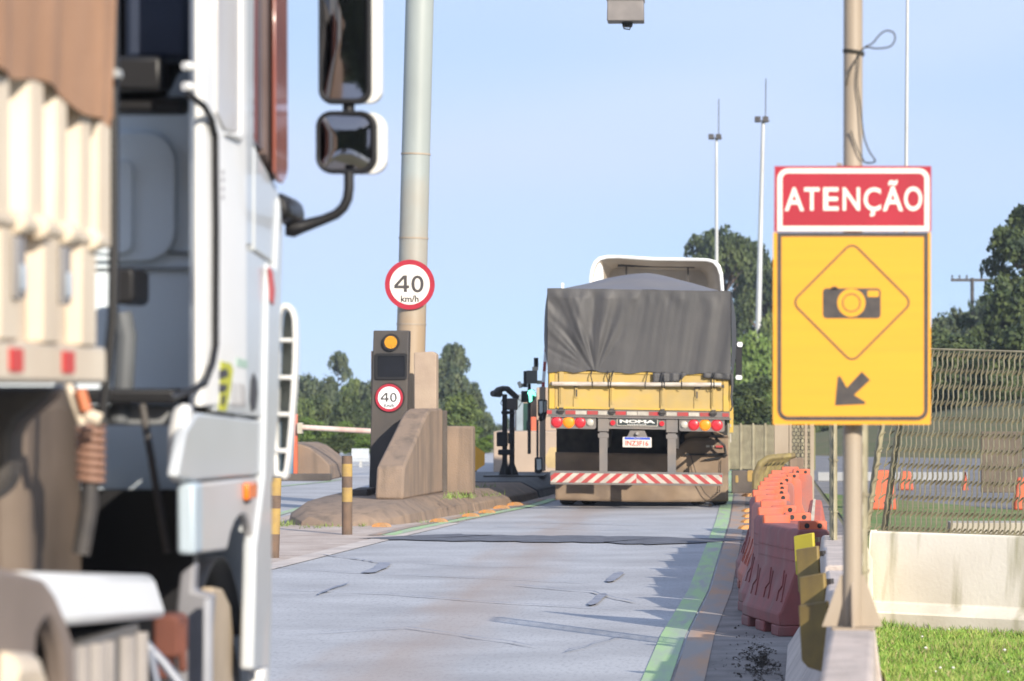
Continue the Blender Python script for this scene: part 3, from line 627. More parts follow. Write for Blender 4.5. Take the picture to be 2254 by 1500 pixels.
for y in range(1, 12): m.box(-1.2, 1.2, y + .1, y + .2, 1.16, 1.265)
m.box(-.45, .45, 2.0, 4.3, .55, .9); tb(m, 'chassis', M_dark)
m = MB()
m.prism(rrect(.95, .80, .5, .5, .08), 'y', 5.5, 7.5); m.prism(rrect(-.95, .80, .5, .5, .08), 'y', 5.5, 7.5); tb(m, 'tool_box', M_dark)
# tarpaulin: rear curtain, roof and sides
Z0, Z1 = 1.945, 3.13
def crv(x, z):
    """wrinkles in the rear curtain: folds gathered at one tie plus soft hanging folds"""
    gx_, gz_ = -.63, 1.93; dx, dz = x - gx_, z - gz_; rr = math.hypot(dx, dz); an = math.atan2(dx, dz + .02)
    k = math.exp(-((an + .45) / .62) ** 2) * min(1, rr * 2.2)
    f = (abs(math.sin(an * 6.3 + .6 + .5 * math.sin(rr * 5))) ** 1.5) * .075 * k * (.6 + .4 * math.sin(an * 4 + 2)) + .018 * k * noise.noise(Vector((an * 11, rr * 2, 3)))
    k2 = math.exp(-((an - .25) / .3) ** 2) * min(1, rr * 2)
    f += .030 * k2 * abs(math.sin(an * 11)) ** 2
    s = x - .18 * (z - 2) 
    f += .008 * noise.noise(Vector((s * 5, z * .8, 7))) + .003 * noise.noise(Vector((s * 16, z * 1.6, 1)))
    e = max(0, (x - .55)) * .045 * (abs(math.sin(s * 9)) ** 3); f += e
    f += .03 * math.exp(-((z - 3.05) / .12) ** 2) * noise.noise(Vector((x * 6, 0, 2)))
    return f * (1 - .85 * max(0, (z - 3.0) / .13) if z > 3.0 else 1)
def rear(a, b):
    x = -1.305 + 2.60 * a; z = Z0 + (Z1 - Z0) * b
    z -= (1 - b) * (.012 * math.sin(a * 19) + .010 * math.sin(a * 41 + 1) - .014 * abs(math.sin(a * 22)))
    return (x, -.055 - crv(x, z), z)
m = MB(); m.grid(rear, 170, 74); cov = tb(m, 'tarpaulin', M_tarp, smooth=180)
def roofz(x, y): t = min(1, y / 2.4); t = t * t * (3 - 2 * t); q = max(0, 1 - (abs(x) / 1.3) ** 1.45); return 3.13 + (.33 + .02 * math.sin(y * 2.2)) * t * q + .01 * noise.noise(Vector((x * 3, y * 1.5, 0)))
M_tarp2 = mat('tarp_roof', (0.15, 0.145, 0.16), 0.6, col2=(0.17, 0.16, 0.16), scale=1.5, bump=.05)
m = MB(); m.grid(lambda a, b: (-1.305 + 2.6 * a, -.055 + 12.4 * b, roofz(-1.305 + 2.6 * a, 12.4 * b) ), 40, 70); tb(m, 'tarp_top', M_tarp2, cov, smooth=180)
for s in (-1, 1):
    def side(a, b):
        y = -.055 + 12.45 * a; z = (1.80 if s > 0 else 1.93) + (3.13 - (1.80 if s > 0 else 1.93)) * b
        bul = (.075 if s > 0 else .07) * math.sin(math.pi * min(1, (1 - b) * 1.05)) ** .8 * (.75 + .35 * math.sin(y * 2.6 + 1)) * min(1, y * 2.2 + .25)
        return ((-1.305 if s < 0 else 1.295) + s * (bul + .012 * noise.noise(Vector((y * 5, z * 2, s)))), y, z - (1 - b) * .03 * abs(math.sin(y * 4)))
    m = MB(); m.grid(side, 110, 20); tb(m, 'tarp_side', M_tarp, cov, smooth=180)
# torn strip hanging under the curtain
m = MB()
def torn(a, b):
    x = u(1437) + (u(1512) - u(1437)) * a; w2 = .145 * (1 - .25 * a) if a < .75 else .145 * .82 * (1 - a) / .25 * 1.0 + .01
    return (x, -.075 - .012 * math.sin(a * 23), 1.955 - b * w2 - .012 * math.sin(a * 60) * b)
m.grid(torn, 40, 5); tb(m, 'torn_tarp_strip', M_tarp, cov, solid=.006)
m = MB(); m.grid(lambda a, b: (u(1548) + (u(1612) - u(1548)) * a, -.07 - .01 * math.sin(a * 17), 1.965 - b * (.07 + .03 * a)), 16, 3); tb(m, 'torn_tarp_strip', M_tarp, cov, solid=.006)
m = MB(); m.tube([(1.305, -.07, 1.95), (1.315, -.08, 1.8), (1.30, -.07, 1.62), (1.32, -.05, 1.5), (1.29, -.03, 1.43)], [.028, .02, .016, .013, .01], 7); tb(m, 'hanging_cord', M_tarp)
m = MB(); m.box(-1.30, -1.26, 4.0, 4.04, 3.1, 3.33); tb(m, 'stake', M_white)
m = MB(); m.box(1.28, 1.33, .4, .9, 1.12, 1.5); m.box(1.31, 1.335, 1.2, 1.9, 1.30, 1.38); tb(m, 'side_bracket', Y_paint)
m = MB(); m.box(1.285, 1.30, .1, .5, 1.20, 1.24); m.box(1.285, 1.30, .3, .45, .98, 1.10); tb(m, 'side_marker', T_wht)
# cab with roof fairing, seen over the load
yc_ = 14.3; S2 = F / (50 + yc_)
def cu_(px): return (px - HX) / S2 - TX
def cz_(py): return CH - (py - HY) / S2
m = MB(); m.prism([(14.35, 1.0), (14.35, 2.95), (14.9, 3.05), (16.1, 2.95), (16.55, 2.0), (16.6, .45), (15.0, .45), (15.0, 1.0)], 'x', cu_(1303), cu_(1590)); cabb = tb(m, 'cab', M_white, bevel=.05)
out = [(1296, 700), (1297, 612), (1301, 592), (1307, 578), (1318, 568), (1336, 564), (1360, 563.5), (1440, 567), (1530, 567), (1560, 568), (1575, 572), (1585, 582), (1591, 600), (1594, 640), (1597, 700)]
inn = [(1303, 700), (1304, 614), (1308, 596), (1313, 584), (1322, 575), (1337, 571), (1360, 570), (1440, 574), (1530, 573.5), (1558, 574), (1570, 578), (1578, 587), (1584, 604), (1587, 640), (1590, 700)]
O_ = [(cu_(a), cz_(b)) for a, b in out]; I_ = [(cu_(a), cz_(b)) for a, b in inn]; n = len(O_)
m = MB(); xm = (O_[0][0] + O_[-1][0]) / 2
secs = [(O_, 0), ([(x * .985 + xm * .015, z - .02) for x, z in O_], .5), ([(x * .94 + xm * .06, (z - 2.9) * .75 + 2.9) for x, z in O_], 1.2), ([(x * .86 + xm * .14, (z - 2.9) * .25 + 2.9) for x, z in O_], 1.75)]
V = [(x, yc_ + y, z) for P, y in secs for x, z in P]
m.add(V, [(i * n + j, (i + 1) * n + j, (i + 1) * n + j + 1, i * n + j + 1) for i in range(3) for j in range(n - 1)] + [tuple(3 * n + j for j in range(n))])
m.add([(x, yc_, z) for x, z in O_] + [(x, yc_ - .015, z) for x, z in [((a[0] + b[0]) / 2, (a[1] + b[1]) / 2) for a, b in zip(O_, I_)]] + [(x, yc_, z) for x, z in I_], [(k * n + j, k * n + j + 1, (k + 1) * n + j + 1, (k + 1) * n + j) for k in (0, 1) for j in range(n - 1)])
fr = tb(m, 'roof_fairing', M_white, smooth=50)
m = MB(); V = [(x, yc_ + y, z) for P, y in [(I_, 0), ([(x * .8 + xm * .2, (z - 2.9) * .88 + 2.9) for x, z in I_], .75)] for x, z in P]
m.add(V, [(j, j + 1, n + j + 1, n + j) for j in range(n - 1)] + [tuple(n + j for j in range(n))]); 
tb(m, 'fairing_inside', mat('tan_fibreglass', (.42, .37, .31), .8, col2=(.32, .27, .22), scale=2), fr, smooth=30)  # inside is browner than the white shell
m = MB(); m.box(cu_(1358), cu_(1528), yc_ + .5, yc_ + .58, cz_(587), cz_(579)); 
for px in (1375, 1512): m.box(cu_(px), cu_(px) + .03, yc_ + .5, yc_ + .56, cz_(640), cz_(584))
tb(m, 'fairing_brace', M_dark, fr)
m = MB(); m.prism([(cu_(a), cz_(b)) for a, b in ((1299, 640), (1300, 606), (1306, 590), (1314, 577), (1320, 579), (1326, 590), (1328, 606), (1328, 640))], 'y', yc_ + .05, yc_ + .3); tb(m, 'side_cheek', M_white, fr, bevel=.02)
for s, px in ((1, 1626),):
    m = MB(); m.prism(rrect(cu_(px + 1), cz_(790), .12, .72, .04), 'y', yc_ + 1.2, yc_ + 1.3); mr = tb(m, 'mirror', M_black)
    m = MB(); m.prism(rrect(cu_(px + 3), cz_(754), .10, .09, .03), 'y', yc_ + 1.15, yc_ + 1.31); m.prism(rrect(cu_(px + 1), cz_(828), .12, .08, .03), 'y', yc_ + 1.15, yc_ + 1.31); tb(m, 'mirror_cap', M_white, mr)
    m = MB(); m.cyl((1.2, yc_ + 1.3, cz_(790)), (cu_(px), yc_ + 1.25, cz_(790)), .015); tb(m, 'mirror_arm', M_black, mr)
m = MB(); m.prism(rrect(cu_(1275) - .1, cz_(790), .16, .72, .05), 'y', yc_ + 1.2, yc_ + 1.3); m.cyl((-1.2, yc_ + 1.3, cz_(790)), (-1.4, yc_ + 1.25, cz_(790)), .015); tb(m, 'mirror', M_black)
# ================================================================== WHITE TRUCK IN THE FOREGROUND
wt = thing('articulated_truck', 'white truck cab and cream trailer with brown tarpaulin filling the left foreground', 'truck', (-2.7, 9.0, 0))
XS = -1.40
W_paint = mat('cab_white', (0.54, 0.57, 0.59), 0.32, var=.10, scale=1.5, coat=.35, detail=8, streak=((.50, .46, .42), .45, (1.2, 1.2, .5), .5, .75))
W_bright = mat('cab_white_clean', (0.76, 0.76, 0.74), 0.4, var=.06, coat=.2)
W_low = mat('cab_lower_grey', (0.50, 0.50, 0.51), 0.45, col2=(.44, .41, .39), scale=2, coat=.15)
G_cab = mat('cab_back_paint', (0.80, 0.90, 0.98), 0.5, col2=(.74, .83, .90), scale=2)
def yd(px, X=XS): return X * F / (px - HX)
def S(px, py, X=XS): Y = yd(px, X); return (Y, gz(py, Y))
def side_panel(name, pts, m_, X=XS, t=.03, parent=wt, bevel=.008, lab=None):
    mb = MB(); mb.prism([S(a, b, X) for a, b in pts], 'x', X - t, X); return mb.build(name, m_, parent, bevel=bevel, label=lab)
# core body
m = MB(); m.prism([(10.25, 1.42), (10.25, 3.9), (10.85, 3.9), (10.95, 2.42), (11.05, 2.30), (11.12, 2.2), (11.15, 1.0), (11.0, .35), (10.85, .35), (10.85, 1.42)], 'x', -3.90, -1.436); body = m.build('cab_body', W_paint, wt, bevel=.04)
m = MB(); m.box(-3.6, -1.44, 10.0, 10.24, 1.40, 2.54); bw = m.build('cab_back_wall', G_cab, wt, bevel=.02)
m = MB(); r0 = rrect(-1.82, 2.25, .52, .37, .09, 6); m.prism(r0, 'y', 9.975, 10.002); bp_ = m.build('pressed_panel', G_cab, bw, bevel=.008)
m = MB(); m.prism(rrect(-1.87, 2.22, .38, .27, .03, 3), 'y', 9.96, 9.978); m.build('pressed_panel', G_cab, bw, bevel=.006)
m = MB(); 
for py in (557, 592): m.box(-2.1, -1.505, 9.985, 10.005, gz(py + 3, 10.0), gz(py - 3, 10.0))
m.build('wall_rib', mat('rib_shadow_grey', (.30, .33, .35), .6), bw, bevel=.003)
# dark ducts above the back wall
m = MB(); m.box(-1.80, -1.70, 9.75, 9.95, gz(120, 9.7), 3.6); m.build('intake_pipe', mat('grey_duct', (.13, .125, .14), .6), wt, bevel=.02)
m = MB(); m.box(-1.68, -1.50, 9.8, 9.95, gz(125, 9.7), 3.6); m.build('intake_duct', mat('navy_duct', (.022, .032, .06), .5), wt, bevel=.02)
m = MB(); m.box(-3.4, -1.46, 10.02, 10.22, 2.515, 2.68); m.box(-1.9, -1.50, 9.72, 9.83, gz(247, 9.7), gz(205, 9.7)); m.box(-1.72, -1.55, 9.66, 9.8, 2.52, 2.62)
m.box(-3.4, -1.46, 10.04, 10.24, 2.64, 3.7); m.build('bulkhead_trim', M_black, wt, bevel=.015)
m = MB(); m.prism([(gx(372, 9.66), gz(212, 9.66)), (gx(418, 9.66), gz(212, 9.66)), (gx(418, 9.66), gz(150, 9.66)), (gx(395, 9.66), gz(165, 9.66))], 'y', 9.64, 9.68); m.build('gusset', mat('slate', (.17, .20, .23), .5), wt)
# rear corner fin
m = MB(); P = [(9.47, -1.445), (9.44, -1.425), (9.45, -1.405), (9.50, -1.398), (10.25, -1.398), (10.25, -1.43)]
zt, z0_ = 3.9, gz(895, 9.45)
m.prism([(b, a) for a, b in P], 'z', z0_, zt); m.build('corner_fin', W_bright, wt, bevel=.006)
m = MB()
for py in (145, 190): m.cyl((gx(418, 9.4), 9.42, gz(py, 9.4)), (gx(405, 9.4), 9.40, gz(py, 9.4)), .012)
m.build('fin_bolt', W_bright, wt, each=True)
hp = [(436, 205), (440, 235), (455, 262), (464, 300), (466, 500), (465, 760), (458, 800), (440, 845), (428, 868), (400, 876)]
m = MB(); m.tube([(XS + (.012 if 205 < b < 860 else -.03), yd(a, XS), gz(b, yd(a, XS))) for a, b in hp], .0095, 10); m.build('air_hose', M_black, wt)
# side skin, panel by panel (all true side panels at x = XS)
side_panel('upper_side_panel', [(476, -60), (560, -60), (558, 310), (556, 545), (476, 517)], W_paint)
m = MB(); m.prism([S(a, b, XS + .016) for a, b in ((484, -60), (532, -60), (532, 296), (500, 286), (484, 250))], 'x', XS - .005, XS + .010); m.build('pressed_recess', W_low, wt, bevel=.006)
m = MB(); m.prism([S(a, b, XS + .02) for a, b in ((534, -60), (546, -60), (546, 300), (536, 312), (505, 296), (534, 292))], 'x', XS, XS + .018); m.build('moulding', W_bright, wt, bevel=.006)
side_panel('side_panel', [(476, 524), (556, 553), (594, 578), (588, 921), (476, 906)], W_paint)
side_panel('door_panel', [(561, 320), (574, 350), (592, 380), (609, 408), (617, 440), (617, 590), (597, 577), (561, 552)], W_paint)
side_panel('step_cover', [(432, 913), (440, 909), (592, 928), (590, 1041), (560, 1047), (445, 1057), (430, 1060), (392, 1050), (394, 1030), (410, 950)], W_paint)
m = MB(); m.prism([(gx(390, 9.35), 1.46), (gx(390, 9.35), 1.60), (gx(402, 9.35), 1.66), (gx(436, 9.35), 1.67), (gx(436, 9.35), 1.46)], 'y', 9.18, 9.28); 
m.build('step_corner', W_bright, wt, bevel=.03)
side_panel('fender_panel', [(434, 1065), (565, 1050), (580, 1090), (590, 1150), (592, 1470), (566, 1480), (564, 1320), (561, 1207), (554, 1160), (545, 1138), (536, 1131), (526, 1138), (516, 1152), (507, 1178), (500, 1211), (434, 1219)], W_low)
m = MB(); m.box(gx(391, 9.22), gx(432, 9.22), 9.2, 9.34, gz(1222, 9.2), gz(1064, 9.2)); m.build('fender_corner', mat('fender_blue_grey', (.42, .50, .56), .4, var=.1), wt, bevel=.012)
m = MB(); m.box(XS, XS + .018, yd(553), yd(534), gz(1092, 10.6), gz(1056, 10.6)); m.build('side_marker_light', mat('marker_orange', (.90, .20, .01), .3, var=.15, coat=.5), wt, bevel=.006)
m = MB(); m.box(XS - .01, XS + .004, yd(548), yd(538), gz(1100, 10.6), gz(1093, 10.6)); m.build('marker_base', M_black, wt)
# front corner of the cab and bumper
m = MB(); P = [(619, 430), (626, 520), (622, 640), (616, 900), (605, 1050), (590, 1120), (600, 1220), (596, 1320), (584, 1400), (580, 1475), (560, 1475), (566, 1200), (585, 1050), (588, 928), (594, 578), (612, 590)]
m.prism([S(a, b, -1.385) for a, b in P], 'x', -1.43, -1.388); m.build('front_corner', W_paint, wt, bevel=.012)
m = MB(); m.box(gx(545, 10.9), gx(582, 10.9), 10.85, 11.0, .74, gz(1470, 10.9)); m.tube([(gx(563, 10.9), 10.88, .80), (gx(563, 10.9), 10.88, .86)], .032, 16); m.build('bumper_end', W_bright, wt, bevel=.012)
# window, pillar, tinted wind deflector
m = MB(); m.prism([S(a, b) for a, b in ((560, -60), (584, -60), (585, 330), (574, 322), (561, 300))], 'x', XS - .02, XS - .008); m.build('side_window', mat('window_glass', (.25, .33, .50), .05, metal=.85, var=.05), wt)
m = MB(); m.prism([S(a, b) for a, b in ((582, -60), (608, -60), (609, 398), (598, 378), (584, 340))], 'x', XS - .03, XS + .004); m.build('window_frame', mat('pillar_brown', (.10, .065, .055), .5, col2=(.15, .11, .10), scale=4), wt, bevel=.004)
m = MB(); D = []
X2 = -1.375
P = [(607, -60), (633, -60), (634, 300), (634, 372), (631, 392), (624, 404), (616, 402), (607, 380)]
m.prism([(yd(a, X2), gz(b, yd(a, X2))) for a, b in P], 'x', X2 - .012, X2); m.build('wind_deflector', mat('tinted_acrylic', (.30, .095, .065), .25, col2=(.20, .06, .045), scale=3, coat=.4), wt, bevel=.005)
# corner air deflector with rungs
Yw = 11.3
def w2(px, py): return (gx(px, Yw), gz(py, Yw))
out = [(604, 1050), (600, 900), (603, 760), (605, 715), (612, 685), (622, 668), (635, 668), (646, 680), (653, 700), (655, 740), (654, 800), (651, 860), (645, 940), (638, 1010), (632, 1052), (626, 1056), (620, 1050)]
inn = [(612, 1040), (611, 900), (614, 760), (616, 720), (619, 695), (624, 681), (633, 681), (640, 690), (644, 706), (645, 740), (644, 800), (641, 860), (636, 940), (630, 1005), (626, 1036), (624, 1040), (620, 1040)]
m = MB(); m.ring([w2(*q) for q in out], [w2(*q) for q in inn], 'y', Yw - .02, Yw + .06); cd_ = m.build('corner_deflector', W_bright, wt, bevel=.008)
m = MB()
for py in (748, 830, 911, 991): m.box(gx(600, Yw), gx(645 if py < 900 else 638 if py < 950 else 633, Yw), Yw - .03, Yw + .07, gz(py + 6, Yw), gz(py - 3, Yw))
m.build('rung', W_bright, cd_, bevel=.006, each=True)
m = MB(); m.prism([w2(*q) for q in inn], 'y', Yw + .07, Yw + .08); m.build('deflector_back', mat('deflector_shade_grey', (.24, .26, .24), .7), cd_)  # grey tone carries the shade inside the white duct
m = MB(); m.tube([(w2(x, y)[0], Yw + .02, w2(x, y)[1]) for x, y in ((608, 700), (604, 800), (601, 900), (599, 1000), (604, 1050))], .008, 8); m.build('inner_rail', W_bright, cd_)
# stickers and marks on the side, seen at a sliver
def sticker(name, pts, m_): mb = MB(); mb.prism([S(a, b, XS + .004) for a, b in pts], 'x', XS + .001, XS + .004); return mb.build(name, m_, wt, smooth=0)
Yel = mat('sticker_yellow', (.55, .56, .03), .5); Blk = mat('sticker_black', (.04, .04, .05), .5)
sticker('sticker', [(486, 795), (508, 800), (514, 815), (506, 870), (498, 905), (484, 903)], Yel)
def sticker2(name, pts, m_): mb = MB(); mb.prism([S(a, b, XS + .007) for a, b in pts], 'x', XS + .0045, XS + .007); return mb.build(name, m_, wt, smooth=0)
sticker2('sticker_print', [(486, 815), (500, 812), (504, 828), (486, 835)], Blk); sticker2('sticker_print', [(486, 845), (502, 848), (498, 862), (486, 864)], Blk); sticker2('sticker_print', [(490, 872), (498, 870), (494, 892), (487, 890)], Blk)
Gry = mat('sticker_grey', (.34, .33, .34), .5)
for a in (513, 523, 532): sticker('letter_mark', [(a, 845), (a + 3, 843), (a + 5, 898), (a + 2, 897)], Gry)
sticker('letter_mark', [(536, 850), (538, 850), (540, 895), (538, 895)], Gry)
sticker('label_strip', [(521, 788), (545, 794), (545, 812), (521, 806)], mat('pale_green', (.45, .62, .52), .5))
sticker('emblem', [(555, 838), (560, 822), (566, 838), (568, 865), (564, 900), (556, 906), (552, 880)], Blk)
mb = MB(); mb.prism([S(a, b, -1.383) for a, b in ((594, 588), (601, 600), (606, 640), (603, 672), (596, 662))], 'x', -1.387, -1.383); mb.build('red_mark', mat('decal_red', (.55, .10, .10), .5), wt)
for y_ in (375, 392, 412, 430): sticker('small_mark', [(489, y_), (494, y_), (494, y_ + 9), (489, y_ + 9)], Gry)
# seams are real gaps between panels; a dark backing paints in their shadow
m = MB(); m.prism([S(a, b, -1.44) for a, b in ((470, -60), (600, -60), (600, 1060), (440, 1060))], 'x', -1.46, -1.437); m.build('seam_backing', M_dark, wt)
# mirrors
Ym = 11.55
def mm_(px, py): return (gx(px, Ym), gz(py, Ym))
m = MB(); m.prism([(gx(612, 11.3), gz(435, 11.3)), (gx(640, 11.3), gz(435, 11.3)), (gx(656, 11.3), gz(446, 11.3)), (gx(660, 11.3), gz(470, 11.3)), (gx(655, 11.3), gz(492, 11.3)), (gx(612, 11.3), gz(496, 11.3))], 'y', 11.05, 11.45); ma = m.build('mirror_mount', M_black, wt, bevel=.02)
m = MB(); m.tube([(gx(x, 11.3), 11.3, gz(y, 11.3)) for x, y in ((630, 502), (645, 503), (665, 499), (690, 491), (712, 484), (740, 472), (756, 457), (765, 438), (768, 415), (768, 380))], [.026, .030, .022, .019, .0165, .0165, .0165, .0165, .0165, .0165], 14); m.build('mirror_arm', M_black, ma)
def mirror(name, cx_, cy_, ww, hh, tiltx, cap_dx):
    X_, Z_ = mm_(cx_, cy_); W_, H_ = ww * Ym / F, hh * Ym / F
    m = MB(); o_ = rrect(X_, Z_, W_, H_, W_ * .26, 7); i_ = rrect(X_ - .002, Z_, W_ * .84, H_ * .86 if H_ < .3 else H_ * .93, W_ * .2, 7)
    m.ring(o_, i_, 'y', Ym - .02, Ym + .02); m.prism([(X_ + (a - X_) * .98, Z_ + (b - Z_) * .98) for a, b in o_], 'y', Ym + .02, Ym + .06)
    h = m.build(name, M_black, wt, bevel=.006)
    # white shell wrapped round the back, peeping out on the outer side
    m = MB(); secs = []
    for k_, (yy, s_) in enumerate(((Ym + .0, 1.0), (Ym + .06, 1.0), (Ym + .11, .9), (Ym + .14, .6))):
        secs.append([(X_ + cap_dx + (a - X_) * s_, yy, Z_ + (b - Z_) * s_ * .97) for a, b in o_])
    n_ = len(o_); V = [q for s_ in secs for q in s_]
    m.add(V, [(i * n_ + j, (i + 1) * n_ + j, (i + 1) * n_ + (j + 1) % n_, i * n_ + (j + 1) % n_) for i in range(3) for j in range(n_)] + [tuple(range(3 * n_, 4 * n_)), tuple(range(n_))[::-1]])
    m.xf(lambda q: Vector((q.x, q.y + .03, q.z))); m.build('mirror_shell', W_bright, h, smooth=50)
    # convex glass
    m = MB()
    def gl(a, b):
        an = 2 * math.pi * a; rr = b; k = len(i_); idx = a * k; j = int(idx) % k; f_ = idx - int(idx); p, q = i_[j], i_[(j + 1) % k]
        ex, ez = p[0] + (q[0] - p[0]) * f_, p[1] + (q[1] - p[1]) * f_
        x, z = X_ + (ex - X_) * rr, Z_ + (ez - Z_) * rr
        cvx = .006 * (1 - rr * rr); tl = (x - X_) * tiltx
        return (x, Ym - .006 - cvx + tl, z)
    m.grid(gl, 56, 8); return m.build('mirror_glass', mat('mirror_glass', (.26, .25, .26), .03, metal=1, var=.05), h, smooth=180)
mirror('wide_mirror', 763, 314, 134, 138, .10, .028)
mirror('main_mirror', 760, 55, 116, 350, .05, .030)
m = MB(); m.tube([(gx(766, Ym), Ym + .02, gz(250, Ym)), (gx(766, Ym), Ym + .02, gz(222, Ym))], .02, 12); m.build('mirror_neck', M_black, wt)
# space behind the cab
m = MB(); m.box(-3.7, -1.9, 9.5, 9.98, .2, 1.42); m.box(-3.7, -1.50, 9.9, 9.98, .2, 1.42); m.build('chassis_housing', M_black, wt)
m = MB(); m.box(-3.4, -1.49, 9.5, 9.8, gz(890, 9.6), gz(856, 9.6)); m.build('rear_step', M_black, wt, bevel=.01)
m = MB(); m.box(-3.4, -1.50, 9.6, 9.8, gz(936, 9.7), gz(892, 9.7)); m.build('cab_crossmember', mat('grimy_grey', (.22, .23, .24), .6, var=.3), wt, bevel=.01)
m = MB(); m.tube([(gx(320, 9.5), 9.45, gz(892, 9.5)), (gx(345, 9.5), 9.4, gz(1000, 9.5)), (gx(388, 9.5), 9.35, gz(1210, 9.5))], .010, 8); m.build('lift_strut', M_dark, wt)
m = MB(); m.prism(rrect(gx(276, 9.6), gz(630, 9.6), .065, .10, .02), 'y', 9.55, 9.8); m.build('air_valve', M_black, wt, bevel=.01)
m = MB(); m.tube([(gx(268, 9.6), 9.6, gz(690, 9.6)), (gx(278, 9.6), 9.6, gz(740, 9.6)), (gx(272, 9.6), 9.6, gz(850, 9.6)), (gx(262, 9.6), 9.6, gz(930, 9.6))], .028, 10); m.build('intake_hose', mat('hose_grey', (.12, .13, .14), .6), wt)
# trailer
cream = mat('trailer_cream', (.70, .61, .48), .55, col2=(.60, .50, .38), scale=2.5, detail=7, streak=((.58, .45, .34), .4, (4, 4, .6), .55, .75))
tr = wt; XT = -1.44
Y1 = yd(234, XT); 
m = MB(); m.box(-3.98, XT, -5, Y1, 1.715, 1.80); rail = m.build('side_rail', cream, wt, bevel=.01)
Tr = mat('reflector_red', (.62, .035, .03), .4, var=.1)
for px in (148, 33):
    y = yd(px, XT); m = MB(); m.prism(rrect(y, 1.762, .13, .048, .005, 1), 'x', XT + .001, XT + .005); m.build('reflector', Tr, rail)
for y in (6.3, 5.6): m = MB(); m.prism(rrect(y, 1.762, .13, .048, .005, 1), 'x', XT + .001, XT + .005); m.build('reflector', Tr, rail)
m = MB(); m.box(-3.95, XT - .03, -5, Y1 - .02, 1.80, 2.02); sb = m.build('lower_board', cream, wt)
m = MB(); y = Y1 - .12
ws = 0
while y > -1:
    m.prism([(XT - .03, y), (XT + .004, y - .03), (XT + .004, y - .20), (XT - .03, y - .235)], 'z', 1.80, 2.03); y -= .44
m.build('board_stiffener', cream, sb, bevel=.006, each=True)
m = MB(); m.box(-3.95, XT - .05, -5, Y1 - .02, 2.03, 2.42); ub = m.build('upper_board', cream, wt)
m = MB(); y = Y1 - .01; k = 0
rnd = random.Random(4)
for a, b in ((247, 214), (202, 174), (150, 121), (101, 60), (26, -18), (-60, -110)):
    ya, yb = yd(a, XT), yd(b, XT); yl, yh = min(ya, yb), max(ya, yb); c_ = .25 * (yh - yl)
    m.prism([(XT - .05, yl), (XT + .0, yl + c_ * .5), (XT + .006, yh - c_), (XT - .05, yh)], 'z', 2.03, 2.40)
y = 6.1
while y > -4: m.prism([(XT - .05, y), (XT, y + .04), (XT, y + .14), (XT - .05, y + .18)], 'z', 2.03, 2.40); y -= .34
m.build('board_rib', cream, ub, bevel=.008, each=True)
m = MB(); m.box(XT - .03, XT + .012, -5, Y1 - .03, 2.028, 2.052)
for px in (35, 85, 140, 198): y = yd(px, XT); m.cyl((XT + .005, y - .05, 2.04), (XT + .005, y + .05, 2.04), .026, n=10)
m.build('hinge_ledge', cream, wt, bevel=.006)
m = MB()
for px in (30, 132): 
    y = yd(px, XT); m.box(XT + .004, XT + .016, y - .045, y + .045, 1.885, 2.01)
m.build('latch_plate', mat('latch_grey', (.30, .29, .29), .5), wt, bevel=.004, each=True)
m = MB()
for px in (30, 132):
    y = yd(px, XT); m.box(XT + .016, XT + .024, y - .02, y + .025, 1.90, 1.955)
m.build('latch_handle', mat('latch_blue', (.45, .52, .60), .4), wt, bevel=.004, each=True)
brown = mat('brown_tarp', (.42, .24, .145), .75, col2=(.33, .185, .11), scale=2, bump=.1)
def tz(y):  # scalloped lower edge
    t = (Y1 - y); return 2.335 + .012 * math.sin(t * 8.3 + 1.2) - (.030 if y > 7.6 else 0) * (y - 7.6) / .5
def tside(a, b):
    y = -5 + (Y1 + .01 + 5) * a; zb = tz(y); z = zb + (3.45 - zb) * b
    fold = .006 * math.sin(y * 13 + b * 2.0) * (1 - .3 * b) + .016 * noise.noise(Vector((y * 5, b * 2, 0))) + (.02 * math.exp(-((y - 7.98 + b * .25) / .05) ** 2))
    return (XT + .012 + fold + .018 * math.sin(math.pi * b), y, z)
m = MB(); m.grid(tside, 420, 14); tp = m.build('tarpaulin', brown, wt, smooth=180)
m = MB(); m.box(-3.9, XT - .02, -5, Y1 - .02, 2.42, 3.45); m.build('tarpaulin_top', brown, wt, bevel=.05)
m = MB(); m.grid(lambda a, b: (XT + .014 - a * .16, Y1 + .012 + .02 * math.sin(a * 9) , tz(Y1) + .02 + (3.4 - tz(Y1)) * b), 8, 8); m.build('tarpaulin_front', brown, wt, smooth=180)
m = MB(); m.tube([(gx(250, 8.42), 8.42, 3.3), (gx(250, 8.42), 8.42, 2.0), (gx(248, 8.42), 8.42, gz(700, 8.42)), (gx(236, 8.42), 8.42, gz(820, 8.42)), (gx(222, 8.42), 8.42, gz(935, 8.42))], .0125, 10); m.build('corner_hose', M_black, wt)
m = MB(); m.prism(rrect(gx(255, 8.36), gz(163, 8.36), .025, .02, .004, 2), 'y', 8.33, 8.38); m.build('hose_clip', M_galv, wt)
